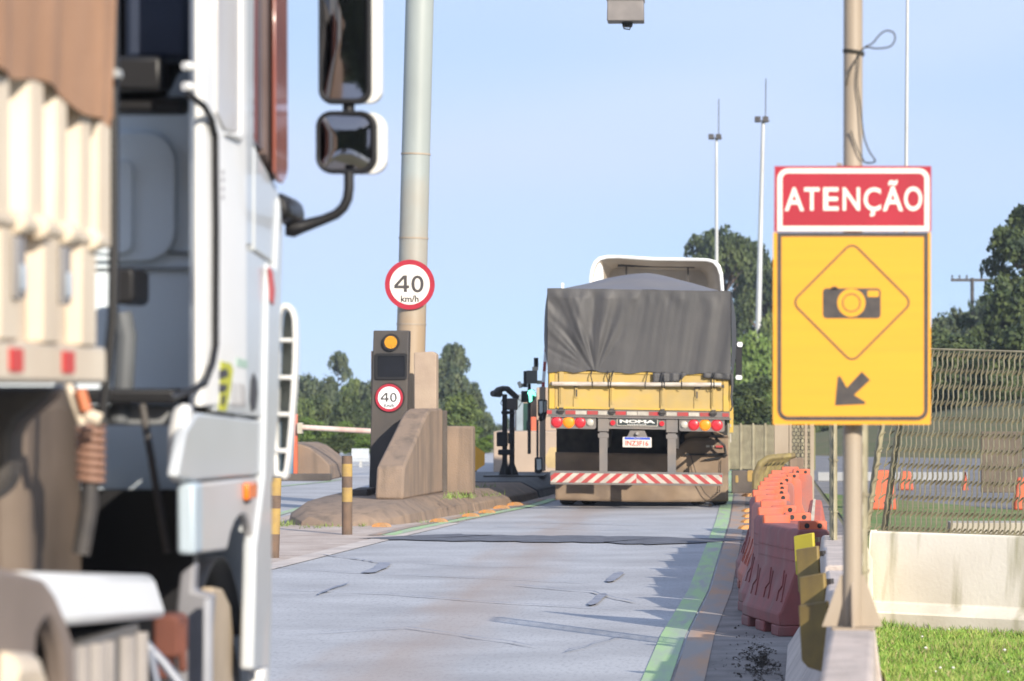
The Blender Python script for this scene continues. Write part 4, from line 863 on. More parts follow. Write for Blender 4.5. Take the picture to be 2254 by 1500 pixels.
# under the trailer
brn = mat('brown_grey_steel', (.15, .115, .09), .7, col2=(.08, .06, .045), scale=2.2, detail=8)
m = MB(); m.prism([(-2.6, .98), (-1.86, .98), (-1.76, 1.05), (-1.73, 1.2), (-1.74, 1.71), (-2.6, 1.71)], 'y', 8.7, 9.5); m.build('tank', brn, wt, bevel=.06)
m = MB(); m.box(-3.6, -2.0, -5, 8.6, 1.35, 1.71); m.build('trailer_chassis', M_dark, wt)
m = MB(); m.prism([(gx(a, 8.3), gz(b, 8.3)) for a, b in ((0, 850), (140, 850), (120, 880), (60, 930), (45, 960), (40, 1060), (0, 1100), (-60, 1100), (-60, 850))], 'y', 8.2, 8.35); m.build('support_plate', M_dark, wt, bevel=.03)
m = MB(); H = []
for i in range(7 * 16 + 1):
    a = 2 * math.pi * i / 16; t = i / (7 * 16); H.append((gx(199, 8.55) + .030 * math.cos(a), 8.55 + .030 * math.sin(a), gz(935, 8.55) + (gz(1058, 8.55) - gz(935, 8.55)) * t))
m.tube(H, .0085, 8); m.build('coiled_hose', mat('coil_pink_brown', (.30, .17, .12), .5, var=.2), wt, smooth=180)
m = MB(); m.tube([(gx(198, 8.55), 8.55, gz(1058, 8.55)), (gx(196, 8.55), 8.55, gz(1120, 8.55)), (gx(178, 8.55), 8.55, gz(1220, 8.55))], .022, 10); m.build('air_hose', M_dark, wt)
m = MB(); m.tube([(gx(150, 8.4), 8.4, gz(845, 8.4)), (gx(165, 8.4), 8.4, gz(890, 8.4)), (gx(182, 8.4), 8.4, gz(935, 8.4))], .010, 8); m.build('hose_hook', cream, wt)
m = MB(); m.tube([(gx(176, 8.38), 8.38, gz(858, 8.38)), (gx(190, 8.38), 8.38, gz(905, 8.38))], .014, 10); m.build('hose_coupling', mat('coupling_orange', (.65, .20, .08), .5), wt)
m = MB(); m.tube([(gx(190, 8.4), 8.4, gz(912, 8.4)), (gx(222, 8.4), 8.4, gz(925, 8.4))], .016, 10); m.build('hose_coupling', cream, wt)
# battery cover
ya, yb = yd(104), 8.93
m = MB(); m.hexa([(-2.0, ya - .1, 1.20), (-1.405, ya + .22, 1.20), (-1.41, yb - .05, 1.125), (-2.0, yb, 1.125), (-2.0, ya, 1.325), (-1.45, ya + .05, 1.325), (-1.45, yb - .02, 1.235), (-2.0, yb, 1.235)])
m.build('battery_cover', W_bright, wt, bevel=.02)
m = MB(); m.box(-2.0, -1.44, ya + .35, yb - .3, .40, 1.135); bb = m.build('battery_box', mat('box_grey', (.16, .155, .15), .5, var=.3), wt, bevel=.01)
m = MB()
for i, t in enumerate((.0, .10, .19, .27, .40, .52)):
    y = ya + .37 + t * (yb - ya - .7) / .52; m.cyl((-1.435, y, .42), (-1.435, y, 1.14 - .03 * i / 5), .022 if i % 2 else .03, n=10)
m.build('box_rib', mat('rib_grey', (.36, .33, .31), .45, var=.3), bb)
fen = mat('fender_taupe', (.27, .215, .18), .6, col2=(.19, .15, .125), scale=2)
m = MB(); P = [(-80, 1245), (0, 1250), (60, 1262), (100, 1275), (125, 1310), (150, 1370), (165, 1420), (168, 1540), (150, 1540), (140, 1430), (122, 1375), (108, 1362), (95, 1375), (82, 1402), (80, 1430), (108, 1540), (-80, 1540)]
m.prism([S(a, b) for a, b in P], 'x', XS - .05, XS); m.build('drive_fender', fen, wt, bevel=.02)
m = MB(); m.box(-2.3, XS - .06, 6.4, 7.65, .7, 1.15); m.build('fender_liner', M_black, wt)
m = MB(); m.tube([(XS + .0, yd(0), gz(1460, 7.0)), (XS + .0, yd(50), gz(1462, 7.2)), (XS, yd(62), gz(1500, 7.25))], .04, 10); m.build('mudguard_bead', cream, wt)
# by the front wheel
m = MB(); yw, zw, rw = 10.33, .55, .56
Pq = [(-.06, .20), (0, .26), (.0, .42), (-.03, .52), (-.10, .56), (-.26, .56)]
n = 40; V = [(-1.47 + p[0], yw + p[1] * math.cos(6.2832 * i / n), zw + p[1] * math.sin(6.2832 * i / n)) for i in range(n) for p in Pq]
m.add(V, [(i * 6 + j, i * 6 + j + 1, ((i + 1) % n) * 6 + j + 1, ((i + 1) % n) * 6 + j) for i in range(n) for j in range(5)]); wh = m.build('front_wheel', M_rub, wt)
m = MB(); m.cyl((-1.56, yw, zw), (-1.50, yw, zw), .27, .24, 28); m.cyl((-1.50, yw, zw), (-1.44, yw, zw), .09, .07, 16); m.build('hub', cream, wh)
m = MB(); m.grid(lambda a, b: (-1.49 - .26 * b, 10.33 + .66 * math.cos(R(10 + 160 * a)), .55 + .66 * math.sin(R(10 + 160 * a))), 20, 2); m.build('wheel_liner', M_black, wt, solid=.01)
m = MB(); m.prism([(yd(a, -1.46), gz(b, yd(a, -1.46))) for a, b in ((470, 1292), (492, 1296), (508, 1330), (514, 1400), (514, 1540), (462, 1540))], 'x', -1.50, -1.46); m.build('splash_guard', mat('dusty_beige', (.42, .34, .25), .8, var=.3), wt, bevel=.01)
m = MB(); m.prism([(gx(a, 9.3), gz(b, 9.3)) for a, b in ((398, 1262), (432, 1238), (428, 1300), (470, 1310), (462, 1400), (450, 1540), (385, 1540), (390, 1330))], 'y', 9.28, 9.36); m.build('step_bracket', mat('bracket_grey', (.26, .26, .28), .5, var=.3), wt, bevel=.01)
m = MB(); m.box(gx(452, 9.2), gx(466, 9.2), 9.18, 9.22, .6, gz(1320, 9.2)); m.build('bracket_edge', mat('pale_blue_grey', (.45, .47, .52), .4), wt)
rust = mat('rusty_red', (.17, .06, .04), .8, var=.4, scale=8)
m = MB(); m.prism(rrect(gx(372, 9.0), gz(1400, 9.0), .07, .11, .02), 'y', 8.95, 9.1); m.cyl((gx(400, 9), 8.98, gz(1370, 9)), (gx(405, 9), 8.98, gz(1480, 9)), .012); m.prism(rrect(gx(360, 9.0), gz(1470, 9.0), .05, .05, .01), 'y', 8.93, 9.05); m.build('brake_chamber', rust, wt, bevel=.01)
m = MB(); m.tube([(gx(318, 8.8), 8.8, gz(1415, 8.8)), (gx(360, 8.8), 8.8, gz(1460, 8.8)), (gx(405, 8.8), 8.8, gz(1520, 8.8))], .012, 8); m.tube([(gx(332, 8.8), 8.78, gz(1430, 8.8)), (gx(352, 8.8), 8.78, gz(1520, 8.8))], .010, 8); m.build('steel_stay', mat('blue_grey_stay', (.22, .25, .32), .4), wt)
m = MB(); m.box(-3.4, -2.1, 5.0, 15, .5, .9); m.build('tractor_frame', M_dark, wt)
# the rest of the trailer and tractor wheels, out of the picture's edge
for y in (7.0, -1.6, -3.0):
    m = MB(); V = [(-1.50 + p[0], y + p[1] * .9 * math.cos(6.2832 * i / n), .5 + p[1] * .9 * math.sin(6.2832 * i / n)) for i in range(n) for p in Pq]
    m.add(V, [(i * 6 + j, i * 6 + j + 1, ((i + 1) % n) * 6 + j + 1, ((i + 1) % n) * 6 + j) for i in range(n) for j in range(5)]); m.build('rear_wheel', M_rub, wt)
# ================================================================== RIGHT SIDE: BARRIER, WARNING SIGN, FENCE
def jx(y): return .373 + (y - 10.9) * .045 if y < 13.3 else .481 + (y - 13.3) * .0226
def jersey(ya, yb, mt, label, top=.8):
    mb = MB(); P = [(-.30, 0), (-.30, .07), (-.135, .34), (-.085, top - .012), (-.07, top), (.07, top), (.085, top - .012), (.11 if ya < 13 else .19, 0)]
    A = [(jx(ya) + x, ya, z) for x, z in P]; B = [(jx(yb) + x, yb, z) for x, z in P]; n = len(P)
    mb.add(A + B, [tuple(range(n)), tuple(range(n, 2 * n))[::-1]] + [(i, n + i, n + (i + 1) % n, (i + 1) % n) for i in range(n)])
    return mb.build('concrete_barrier', mt, label=label, cat='barrier', bevel=.008, smooth=30)
jersey(5.0, 9.3, M_barr, 'tan concrete barrier running out of the bottom edge of the picture')
jersey(9.33, 13.75, M_barr, 'tan concrete barrier whose end carries the yellow sign pole')
LB = ['first', 'second', 'third', 'fourth']
for i, (a, b) in enumerate(((13.8, 15.9), (15.95, 18.1), (18.15, 20.3), (20.35, 22.5))):
    jersey(a, b, M_barr, f'{LB[i]} short grey concrete barrier beyond the sign pole, beside the yellow plates', .775 if i % 2 else .80)
# sign post with cable
PY = 13.35; pxc = gx(1876, PY)
post = thing('sign_post', 'slim brown steel pole rising from the barrier through the yellow sign', 'pole', (pxc, PY, .8))
m = MB(); m.tube([(pxc, PY, .8), (gx(1879, PY), PY, 4.6)], .0365, 24); m.build('pole', M_pole, post)
for s in (-1, 1):
    m = MB(); m.prism([(pxc + s * .034, .805), (pxc + s * .034, 1.0), (pxc + s * .045, 1.0), (pxc + s * .115, .805)] , 'y', PY - .006, PY + .006); m.build('gusset', M_pole if s < 0 else M_pole, post)
m = MB(); m.prism([(PY - .034, .805), (PY - .034, .98), (PY - .12, .805)], 'x', pxc - .005, pxc + .005); m.build('gusset', M_pole, post)
m = MB(); m.box(pxc - .08, pxc + .08, PY - .13, PY + .10, .80, .808); m.build('base_plate', M_pole, post)
M_cab = mat('cable_black', (.05, .045, .035), .5, var=.2)
m = MB()
for dz in (-.004, .004): m.tube([(gx(1879, PY) + .0385 * math.cos(t * math.pi / 10), PY + .0385 * math.sin(t * math.pi / 10), gz(116, PY) + dz - .006 * math.cos(t * .314)) for t in range(20)], .004, 6, close=True)
band = m.build('strap', M_cab, post)
def crv3(pts, n=8):
    P = [Vector(p) for p in pts]; out = []
    for i in range(len(P) - 1):
        p0 = P[max(i - 1, 0)]; p1 = P[i]; p2 = P[i + 1]; p3 = P[min(i + 2, len(P) - 1)]
        for k in range(n):
            t = k / n; out.append(.5 * ((2 * p1) + (p2 - p0) * t + (2 * p0 - 5 * p1 + 4 * p2 - p3) * t * t + (3 * p1 - p0 - 3 * p2 + p3) * t ** 3))
    return out + [P[-1]]
q = lambda a, b, dy=-.05: (gx(a, PY), PY + dy, gz(b, PY))
m = MB(); m.tube(crv3([q(1893, 118), q(1903, 107), q(1920, 98), q(1935, 80), q(1950, 71), q(1966, 76), q(1968, 92), q(1957, 106), q(1930, 110), q(1903, 108), q(1890, 125), q(1888, 150), q(1886, 190), q(1893, 240), q(1900, 300), q(1912, 335), q(1925, 357), q(1905, 359, -.02), q(1894, 345), q(1882, 320), q(1872, 290)]), .0033, 6); m.build('cable_loop', M_cab, post)
m = MB(); m.tube(crv3([q(1893, 122), q(1880, 140), q(1868, 165), q(1862, 190, -.03)]), .0028, 6); m.build('cable_tail', M_cab, post)
# warning sign
Ys = 13.24
def sp(a, b): return (gx(a, Ys), gz(b, Ys))
ws = thing('warning_sign', 'rectangular ATENÇÃO sign, red above yellow with a camera pictogram and arrow', 'sign', (gx(1877, Ys), Ys, gz(935, Ys)))
def flat(m_, name, pts, y, parent=ws, t=.0012): mb = MB(); mb.prism([sp(*p) for p in pts], 'y', y - t, y); return mb.build(name, m_, parent, smooth=0)
def psx(r): return [((gx(1600, Ys) + 0, 0))]
m = MB(); m.prism([sp(1705, 366), sp(2050, 366), sp(2050, 510), sp(1704, 510)], 'y', Ys, Ys + .012); red = m.build('red_board', M_sred, ws)
m = MB(); m.prism([sp(1702, 512), sp(2049, 512), sp(2048.5, 935), sp(1701.5, 935)], 'y', Ys, Ys + .012); yel = m.build('yellow_board', M_syel, ws)
def frame(x0, x1, y0, y1, t, r, top, bot):
    def path(x0, x1, y0, y1, r):
        P = []
        for (cx_, cy_, a0, rd) in ((x1 - r, y0 + r, 0, top), (x0 + r, y0 + r, 90, top), (x0 + r, y1 - r, 180, bot), (x1 - r, y1 - r, 270, bot)):
            for i in range(8):
                a = R(a0 + 90 * i / 7)
                if rd: P.append((cx_ + r * math.cos(a), cy_ - r * math.sin(a)))
                else:
                    sx_ = 1 if a0 in (0, 270) else -1; sy = -1 if a0 in (0, 90) else 1
                    k = i / 7; c = (cx_ + sx_ * r, cy_ + sy * r); P.append((c[0] - (0.001 * i), c[1]))
        return P
    return [sp(*p) for p in path(x0, x1, y0, y1, r)], [sp(*p) for p in path(x0 + t, x1 - t, y0 + t, y1 - t, max(1, r - t))]
o_, i_ = frame(1711, 2046, 371, 509, 11, 24, True, False); m = MB(); m.ring(o_, i_, 'y', Ys - .0015, Ys - .0002); m.build('white_border', M_swhite, red, smooth=0)
o_, i_ = frame(1711, 2043, 512, 926, 9, 24, False, True); m = MB(); m.ring(o_, i_, 'y', Ys - .0015, Ys - .0002); m.build('black_border', M_sblk, yel, smooth=0)
def glyphs(txt, a0, a1, b0, b1): return lettering(txt, gx(a0, Ys), gx(a1, Ys), gz(b1, Ys), gz(b0, Ys), Ys - .0014, .018)
for ch, a0, a1, b0, b1 in (('A', 1727, 1770, 413, 465), ('T', 1770, 1804, 413, 464), ('E', 1812, 1846, 413, 464), ('N', 1855, 1893, 413, 464), ('Ç', 1901, 1939, 413, 477), ('Ã', 1943, 1988, 397, 465), ('O', 1990, 2030, 411, 465)):
    glyphs(ch, a0, a1, b0, b1).build('letter', M_swhite, red, smooth=0)
def rot45(side, r, cx_, cy_): return [sp(cx_ + (a - b) * .7071, cy_ + (a + b) * .7071) for a, b in rrect(0, 0, side, side, r, 7)]
m = MB(); m.ring(rot45(191, 20, 1875.5, 666), rot45(183, 16, 1875.5, 666), 'y', Ys - .0015, Ys - .0002); m.build('diamond_outline', M_sblk, yel, smooth=0)
m = MB(); m.prism([sp(a, b) for a, b in rrect(1875, 668, 127, 66, 8, 4)], 'y', Ys - .0015, Ys - .0002); m.prism([sp(1829, 638), sp(1829, 634), sp(1832, 631), sp(1841, 631), sp(1844, 634), sp(1844, 638)], 'y', Ys - .0015, Ys - .0003)
ic = m.build('camera_icon', M_sblk, yel, smooth=0)
m = MB(); m.prism([sp(1874 + 31 * math.cos(t * .1571), 667 + 31 * math.sin(t * .1571)) for t in range(40)], 'y', Ys - .0028, Ys - .0016); m.prism([sp(a, b) for a, b in rrect(1922, 647, 25, 14, 3, 3)], 'y', Ys - .0028, Ys - .0016); m.build('icon_lens', M_syel, ic, smooth=0)
m = MB(); m.ring([sp(1874 + 20.5 * math.cos(t * .1571), 667 + 20.5 * math.sin(t * .1571)) for t in range(40)], [sp(1874 + 18 * math.cos(t * .1571), 667 + 18 * math.sin(t * .1571)) for t in range(40)], 'y', Ys - .0040, Ys - .0029); m.build('icon_ring', M_sblk, ic, smooth=0)
flat(M_sblk, 'arrow', [(1838, 893), (1844, 829), (1850, 829), (1864, 854), (1897, 818.5), (1915.5, 837), (1880, 870), (1905, 885), (1904, 890)], Ys - .0002, yel)
m = MB()
for py in (395, 480, 620, 860): m.box(gx(1845, Ys), gx(1908, Ys), Ys + .013, Ys + .10, gz(py + 8, Ys), gz(py - 8, Ys))
m.build('clamp', M_galv, ws)
m = MB()
for px in (1842, 1848, 1893): m.cyl((gx(px, Ys), Ys + .006, gz(363, Ys)), (gx(px + 5, Ys), Ys + .006, gz(361, Ys)), .006, n=8)
m.build('bolt', M_pole, ws, each=True)
# yellow plates hung on the barrier side
def yplate(px, y, w_, ztop, lab, zb=.42, proto=[]):
    x = gx(px, y)
    if not proto:
        m = MB(); m.prism([(0, .03), (.03, 0), (.10, -.02), (w_, 0), (w_, .28), (0, .265)], 'y', -.012, .012)
        t = thing('reflector_plate', lab, 'plate', (0, 0, 0), 'yellow plates hung along the concrete barrier')
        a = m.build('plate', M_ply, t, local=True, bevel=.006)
        m = MB(); m.box(.01, w_ + .02, .013, .04, .22, .25); m.build('hook', M_dark, t, local=True)
        proto.append(t)
    else: t = copy_thing(proto[0], (0, 0, 0), lab)
    t.location = (x, y, ztop - .28); t.rotation_euler = (0, R(-4), R(-38)); return t
yplate(1768, 15.0, .15, .80, 'nearest yellow plate on the barrier, lowest in the picture')
yplate(1768, 16.9, .15, .82, 'second nearest yellow plate on the barrier')
yplate(1760, 19.6, .16, .83, 'third nearest yellow plate on the barrier')
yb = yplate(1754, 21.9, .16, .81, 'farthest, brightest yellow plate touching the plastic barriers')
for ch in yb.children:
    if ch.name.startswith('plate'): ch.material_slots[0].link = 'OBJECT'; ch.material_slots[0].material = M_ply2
# plastic barriers
def plastic(mt, tab=True):
    t = thing('plastic_barrier', 'x', 'plastic barrier', (0, 0, 0), 'orange plastic barriers in a row')
    m = MB(); L2 = .66
    P = [(-.25, .075), (-.25, .16), (-.235, .18), (-.13, .46), (-.125, .70), (-.10, .74), (.10, .74), (.125, .70), (.13, .46), (.235, .18), (.25, .16), (.25, .075)]
    n = len(P); V = [(x, y, z) for y, k in ((-L2, .97), (-L2 + .04, 1), (L2 - .04, 1), (L2, .97)) for x, z in [(a * k, b) for a, b in P]]
    m.add(V, [(r_ * n + i, (r_ + 1) * n + i, (r_ + 1) * n + (i + 1) % n, r_ * n + (i + 1) % n) for r_ in range(3) for i in range(n)] + [tuple(range(n)), tuple(range(3 * n, 4 * n))[::-1]])
    for (a, b) in ((-L2, -.40), (-.15, .15), (.40, L2)):
        for s in (-1, 1): m.box(min(s * .25, s * .08), max(s * .25, s * .08), a, b, 0, .078)
    m.build('body', mt, t, local=True, bevel=.012)
    for s in (-1, 1):    # embossed chevrons and groove lines on the flanks
        m = MB()
        for y0 in (-.45, 0, .45):
            for pts in (((y0 - .14, .24), (y0 + .02, .42)), ((y0 + .02, .24), (y0 + .06, .30), (y0 + .0, .34), (y0 + .12, .44))):
                P3 = [(s * (.235 - (z - .18) * .375 + .004), y, z) for y, z in pts]; m.tube(P3, .006, 5)
        for z in (.52, .60): m.tube([(s * .128, -.6, z), (s * .128, .6, z)], .005, 5)
        m.build('embossed_ribs', mt, t, local=True)
    m = MB(); m.box(-.10, .10, .58, .64, .73, .80); m.box(-.10, .10, -.64, -.58, .73, .80); tb_ = m.build('lug', M_orpl, t, local=True, bevel=.012, each=True)
    m = MB()
    for x in (-.045, .045): m.cyl((x, -.642, .765), (x, -.63, .765), .018, n=14)
    m.build('lug_hole', M_black, tb_, local=True, each=True)
    return t
pA = plastic(M_orpl2); pA['label'] = 'nearest dark red plastic barrier by the yellow plates'; pA.location = (.475, 24.95, 0); pA.rotation_euler = (0, 0, R(11))
pB = plastic(M_orpl3); pB['label'] = 'farthest orange plastic barrier at the head of the row'
pB.location = (.80, 41.0, 0); pB.rotation_euler = (0, 0, R(5))
PL = []
OR = ['second', 'third', 'fourth', 'fifth', 'sixth', 'seventh', 'eighth', 'ninth']
for i, (x, y, rz) in enumerate(((.43, 26.6, 8), (.40, 28.2, 5), (.395, 29.75, 3), (.40, 31.3, 4), (.41, 32.8, 2.5), (.45, 34.3, 2), (.51, 35.8, 1), (.58, 37.3, 0))):
    PL.append((x, y, rz, pA if i == 0 else pB, f'{OR[i]} plastic barrier of the row, counted from the dark red one by the yellow plates'))
PL.append((.67, 39.1, 3, pB, 'last but one orange barrier, overlapping the head of the row'))
rnd = random.Random(12)
for k_, (x, y, rz, src, lab) in enumerate(PL):
    c_ = copy_thing(src, (x + rnd.uniform(-.03, .03), y, 0), lab, R(rz + rnd.uniform(-2, 2)))
    mt_ = (M_orpl2, M_orpl3, M_orpl3, M_orpl2, M_orpl, M_orpl3, M_orpl2, M_orpl3, M_orpl, M_orpl3)[k_ % 10]
    for ch in c_.children:
        if ch.name.startswith(('body', 'embossed')): ch.material_slots[0].link = 'OBJECT'; ch.material_slots[0].material = mt_
m = MB(); A = [(.58, 27.0), (.74, 27.0), (1.02, 38.0), (.90, 38.0)]
m.hexa([(A[0][0] - .1, A[0][1], 0), (A[1][0] + .1, A[1][1], 0), (A[2][0] + .1, A[2][1], 0), (A[3][0] - .1, A[3][1], 0)] + [(x, y, .52) for x, y in A])
lr = m.build('low_barrier', M_orpl, label='long low salmon coloured barrier with a cream stripe behind the plastic row', cat='barrier', bevel=.02)
m = MB(); m.hexa([(.62, 27.1, .523), (.66, 27.1, .523), (.955, 37.9, .523), (.93, 37.9, .523), (.62, 27.1, .532), (.66, 27.1, .532), (.955, 37.9, .532), (.93, 37.9, .532)]); m.build('stripe', mat('cream_stripe', (.72, .62, .45), .7), lr)
# expanded metal fence
def mesh_panel(p0, p1, h0, h1, lean0, lean1, parent, pitch=.042, half=.05, dk=1.7):
    p0 = Vector(p0); p1 = Vector(p1); d = (p1 - p0); L_ = d.length; e = d.normalized(); nrm = Vector((e.y, -e.x, 0)); m = MB(); ns = int(L_ / pitch)
    V = []; f = []
    def bar(c0, c1, hw, hd, dd):
        b = len(V); a_ = e * hw
        for c in (c0, c1): V.extend([c - a_ - dd, c + a_ - dd, c + a_ + dd, c - a_ + dd])
        for j in range(4): f.append((b + j, b + (j + 1) % 4, b + 4 + (j + 1) % 4, b + 4 + j))
    for i in range(ns + 1):
        t = i / ns; base = p0 + d * t; H = h0 + (h1 - h0) * t; ln = lean0 + (lean1 - lean0) * t; nseg = int(H / half); prev = None
        for k in range(nseg + 1):
            z = H * k / nseg; off = pitch * .13 * (1 if k % 2 else -1) + .002 * math.sin(i * 1.7 + k)
            c = base + e * (off + ln * z) + Vector((0, 0, z))
            if prev is not None: bar(prev, c, .0032, 0, (nrm * .0055 + e * .002) * dk)
            prev = c
            if k % 2 == 0 and k < nseg and i < ns:       # slanting bridge to the next strand
                c2 = c + e * (pitch * 1.0) + Vector((0, 0, .030)); bar(c, c2, .0038, 0, nrm * .003 + Vector((0, 0, .0035)))
    m.add(V, f); m.build('mesh_panel', M_mesh, parent, smooth=0)
    m = MB()
    for (za, zb) in ((0.0, 0.0), (1, 1)):
        a = p0 + e * lean0 * h0 * za + Vector((0, 0, h0 * za)); b = p1 + e * lean1 * h1 * zb + Vector((0, 0, h1 * zb)); m.tube([a, b], .009, 6)
    return m
def fence(name, label, pts, zb, hs, leans, post_r=.022, posts=True, dk=1.7):
    t = thing(name, label, 'fence', (pts[0][0], pts[0][1], zb))
    for i in range(len(pts) - 1):
        m = mesh_panel((*pts[i], zb), (*pts[i + 1], zb), hs[i], hs[i + 1], leans[i], leans[i + 1], t, dk=dk); m.build('edge_wire', M_mesh, t, each=True)
    for i, (x, y) in enumerate(pts if posts else []):
        e = Vector((pts[min(i + 1, len(pts) - 1)][0] - pts[max(i - 1, 0)][0], pts[min(i + 1, len(pts) - 1)][1] - pts[max(i - 1, 0)][1], 0)).normalized()
        m = MB(); b = Vector((x, y + .03, zb - .03)); m.tube([b, b + e * leans[i] * hs[i] + Vector((0, 0, hs[i] + .02))], post_r, 10)
        for k in (.18, .45, .72):
            c = b + e * leans[i] * hs[i] * k + Vector((0, 0, hs[i] * k)); m.tube([c - Vector((0, 0, .006)), c + Vector((0, 0, .006))], post_r + .006, 8)
        m.build('post', M_mesh, t)
    return t
wz = .80
fence('mesh_fence', 'olive expanded metal fence standing on the barrier row, seen edge on behind the sign pole', [(.565, 14.6), (.585, 16.0)], .77, [1.17] * 2, [.03, .02], dk=.45)
fence('mesh_fence', 'narrow olive mesh panel at the wall corner, seen just left of the sign pole', [(.662, 21.75), (.668, 22.2)], .77, [1.17] * 2, [.03, .05], dk=.45)
A0 = (gx(1906, 22.85), 22.85); A1 = (gx(1945, 22.8), 22.8); A2 = (gx(2254, 21.7), 21.7)
fence('mesh_fence', 'expanded metal fence on top of the whitewashed wall at the right', [A0, A1, (3.0, 21.0), (4.6, 20.0)], .79, [1.22, 1.18, 1.10, 1.1], [.16, .18, .12, .1])
# whitewashed wall
m = MB(); path = [(gx(1912, 22.75), 22.75), (2.0, 21.85), (3.1, 21.0), (4.8, 19.9)]; S_ = []
for i, (x, y) in enumerate(path):
    a = path[max(i - 1, 0)]; b = path[min(i + 1, 3)]; e = Vector((b[0] - a[0], b[1] - a[1], 0)).normalized(); nn = Vector((e.y, -e.x, 0)); c = Vector((x, y, 0))
    S_.append([c + nn * .09 + Vector((0, 0, 0)), c + nn * .09 + Vector((0, 0, .28)), c + nn * .02 + Vector((0, 0, .34)), c - nn * .02 + Vector((0, 0, .77)), c - nn * .03 + Vector((0, 0, .79)), c - nn * .16 + Vector((0, 0, .79)), c - nn * .24 + Vector((0, 0, .0))])
n = 7; V = [q_ for s_ in S_ for q_ in s_]
m.add(V, [(i * n + j, (i + 1) * n + j, (i + 1) * n + (j + 1) % n, i * n + (j + 1) % n) for i in range(3) for j in range(n)] + [tuple(range(n))[::-1], tuple(range(3 * n, 4 * n))])
m.build('white_wall', M_whitec, label='stained whitewashed concrete wall under the mesh fence, behind the grass', cat='wall', bevel=.008)
m = MB(); m.prism([(.80, 0), (.94, 0), (.93, .62), (.86, .80), (.80, .80)], 'y', 22.45, 22.75); m.build('wall_end', M_whitec, label='chipped narrow concrete end piece left of the white wall', cat='wall', bevel=.01)
# ================================================================== TOLL LANE BEHIND THE ISLAND
tan = mat('tan_wall', (.40, .31, .235), .85, col2=(.34, .27, .21), scale=1.6, bump=.15, detail=7)
Yt = 73.0
t = thing('toll_wall', 'tan concrete wall beside the toll lane, behind the black sensor posts', 'wall', (gx(1150, Yt), Yt, 0))
m = MB(); m.box(gx(1086, Yt), gx(1250, Yt), Yt, Yt + 8, 0, gz(950, Yt)); m.build('wall', tan, t, bevel=.02)
m = MB(); m.prism([(gx(a, Yt), gz(b, Yt)) for a, b in ((1197, 1012), (1211, 985), (1225, 985), (1225, 1030), (1206, 1030))], 'y', Yt - .004, Yt - .001); m.build('faded_mark', mat('faded_yellow', (.48, .36, .18), .85), t)
# black steel sensor gantry
Yg = 58.5
t = thing('sensor_posts', 'pair of black steel posts with cabinets and a hooded camera on the island', 'traffic sensor', (gx(1120, Yg), Yg, .28))
for px in (1111, 1127):
    m = MB(); x = gx(px, Yg); m.box(x - .04, x + .04, Yg - .04, Yg + .04, .28, gz(868 if px < 1120 else 900, Yg)); m.build('post', M_black, t, bevel=.006)
    m = MB(); m.prism([(x - .10, .28), (x + .12, .28), (x + .04, .50), (x - .04, .50)], 'y', Yg - .06, Yg - .045); m.prism([(Yg - .13, .28), (Yg + .13, .28), (Yg + .04, .5), (Yg - .04, .5)], 'x', x - .01, x + .01); m.build('foot', M_black, t)
def gb_(name, a, b, c, d, y0=-.12, y1=.12, mt=M_black, bev=.015): m = MB(); m.box(gx(a, Yg), gx(b, Yg), Yg + y0, Yg + y1, gz(d, Yg), gz(c, Yg)); return m.build(name, mt, t, bevel=bev)
gb_('cabinet', 1094, 1117, 951, 983); gb_('cabinet', 1119, 1131, 953, 977); gb_('clamp', 1097, 1130, 990, 1002); gb_('junction_box', 1117, 1139, 877, 903, mt=mat('brown_box', (.11, .09, .08), .6)); gb_('cross_rail', 1104, 1132, 905, 912)
m = MB(); m.tube([(gx(1090, Yg), Yg - .2, gz(866, Yg)), (gx(1098, Yg), Yg - .15, gz(860, Yg)), (gx(1106, Yg), Yg, gz(856, Yg)), (gx(1116, Yg), Yg, gz(856, Yg)), (gx(1138, Yg), Yg + .1, gz(877, Yg))], [.045, .06, .05, .05, .05], 10); m.cyl((gx(1086, Yg), Yg - .25, gz(867, Yg)), (gx(1100, Yg), Yg - .1, gz(866, Yg)), .05, .07); hd = m.build('camera_hood', M_dark, t)
m = MB(); m.tube([(gx(1108, Yg), Yg - .05, gz(875, Yg)), (gx(1103, Yg), Yg - .1, gz(888, Yg)), (gx(1112, Yg), Yg - .06, gz(900, Yg))], .008, 6); m.tube([(gx(1140, Yg), Yg, gz(878, Yg)), (gx(1149, Yg), Yg, gz(885, Yg)), (gx(1141, Yg), Yg, gz(898, Yg))], .008, 6); m.build('wire', M_black, t, each=True)
m = MB(); m.box(gx(1068, Yg), gx(1200, Yg), Yg - .5, Yg + .6, .27, .30); m.build('base_plate', M_dark, t)
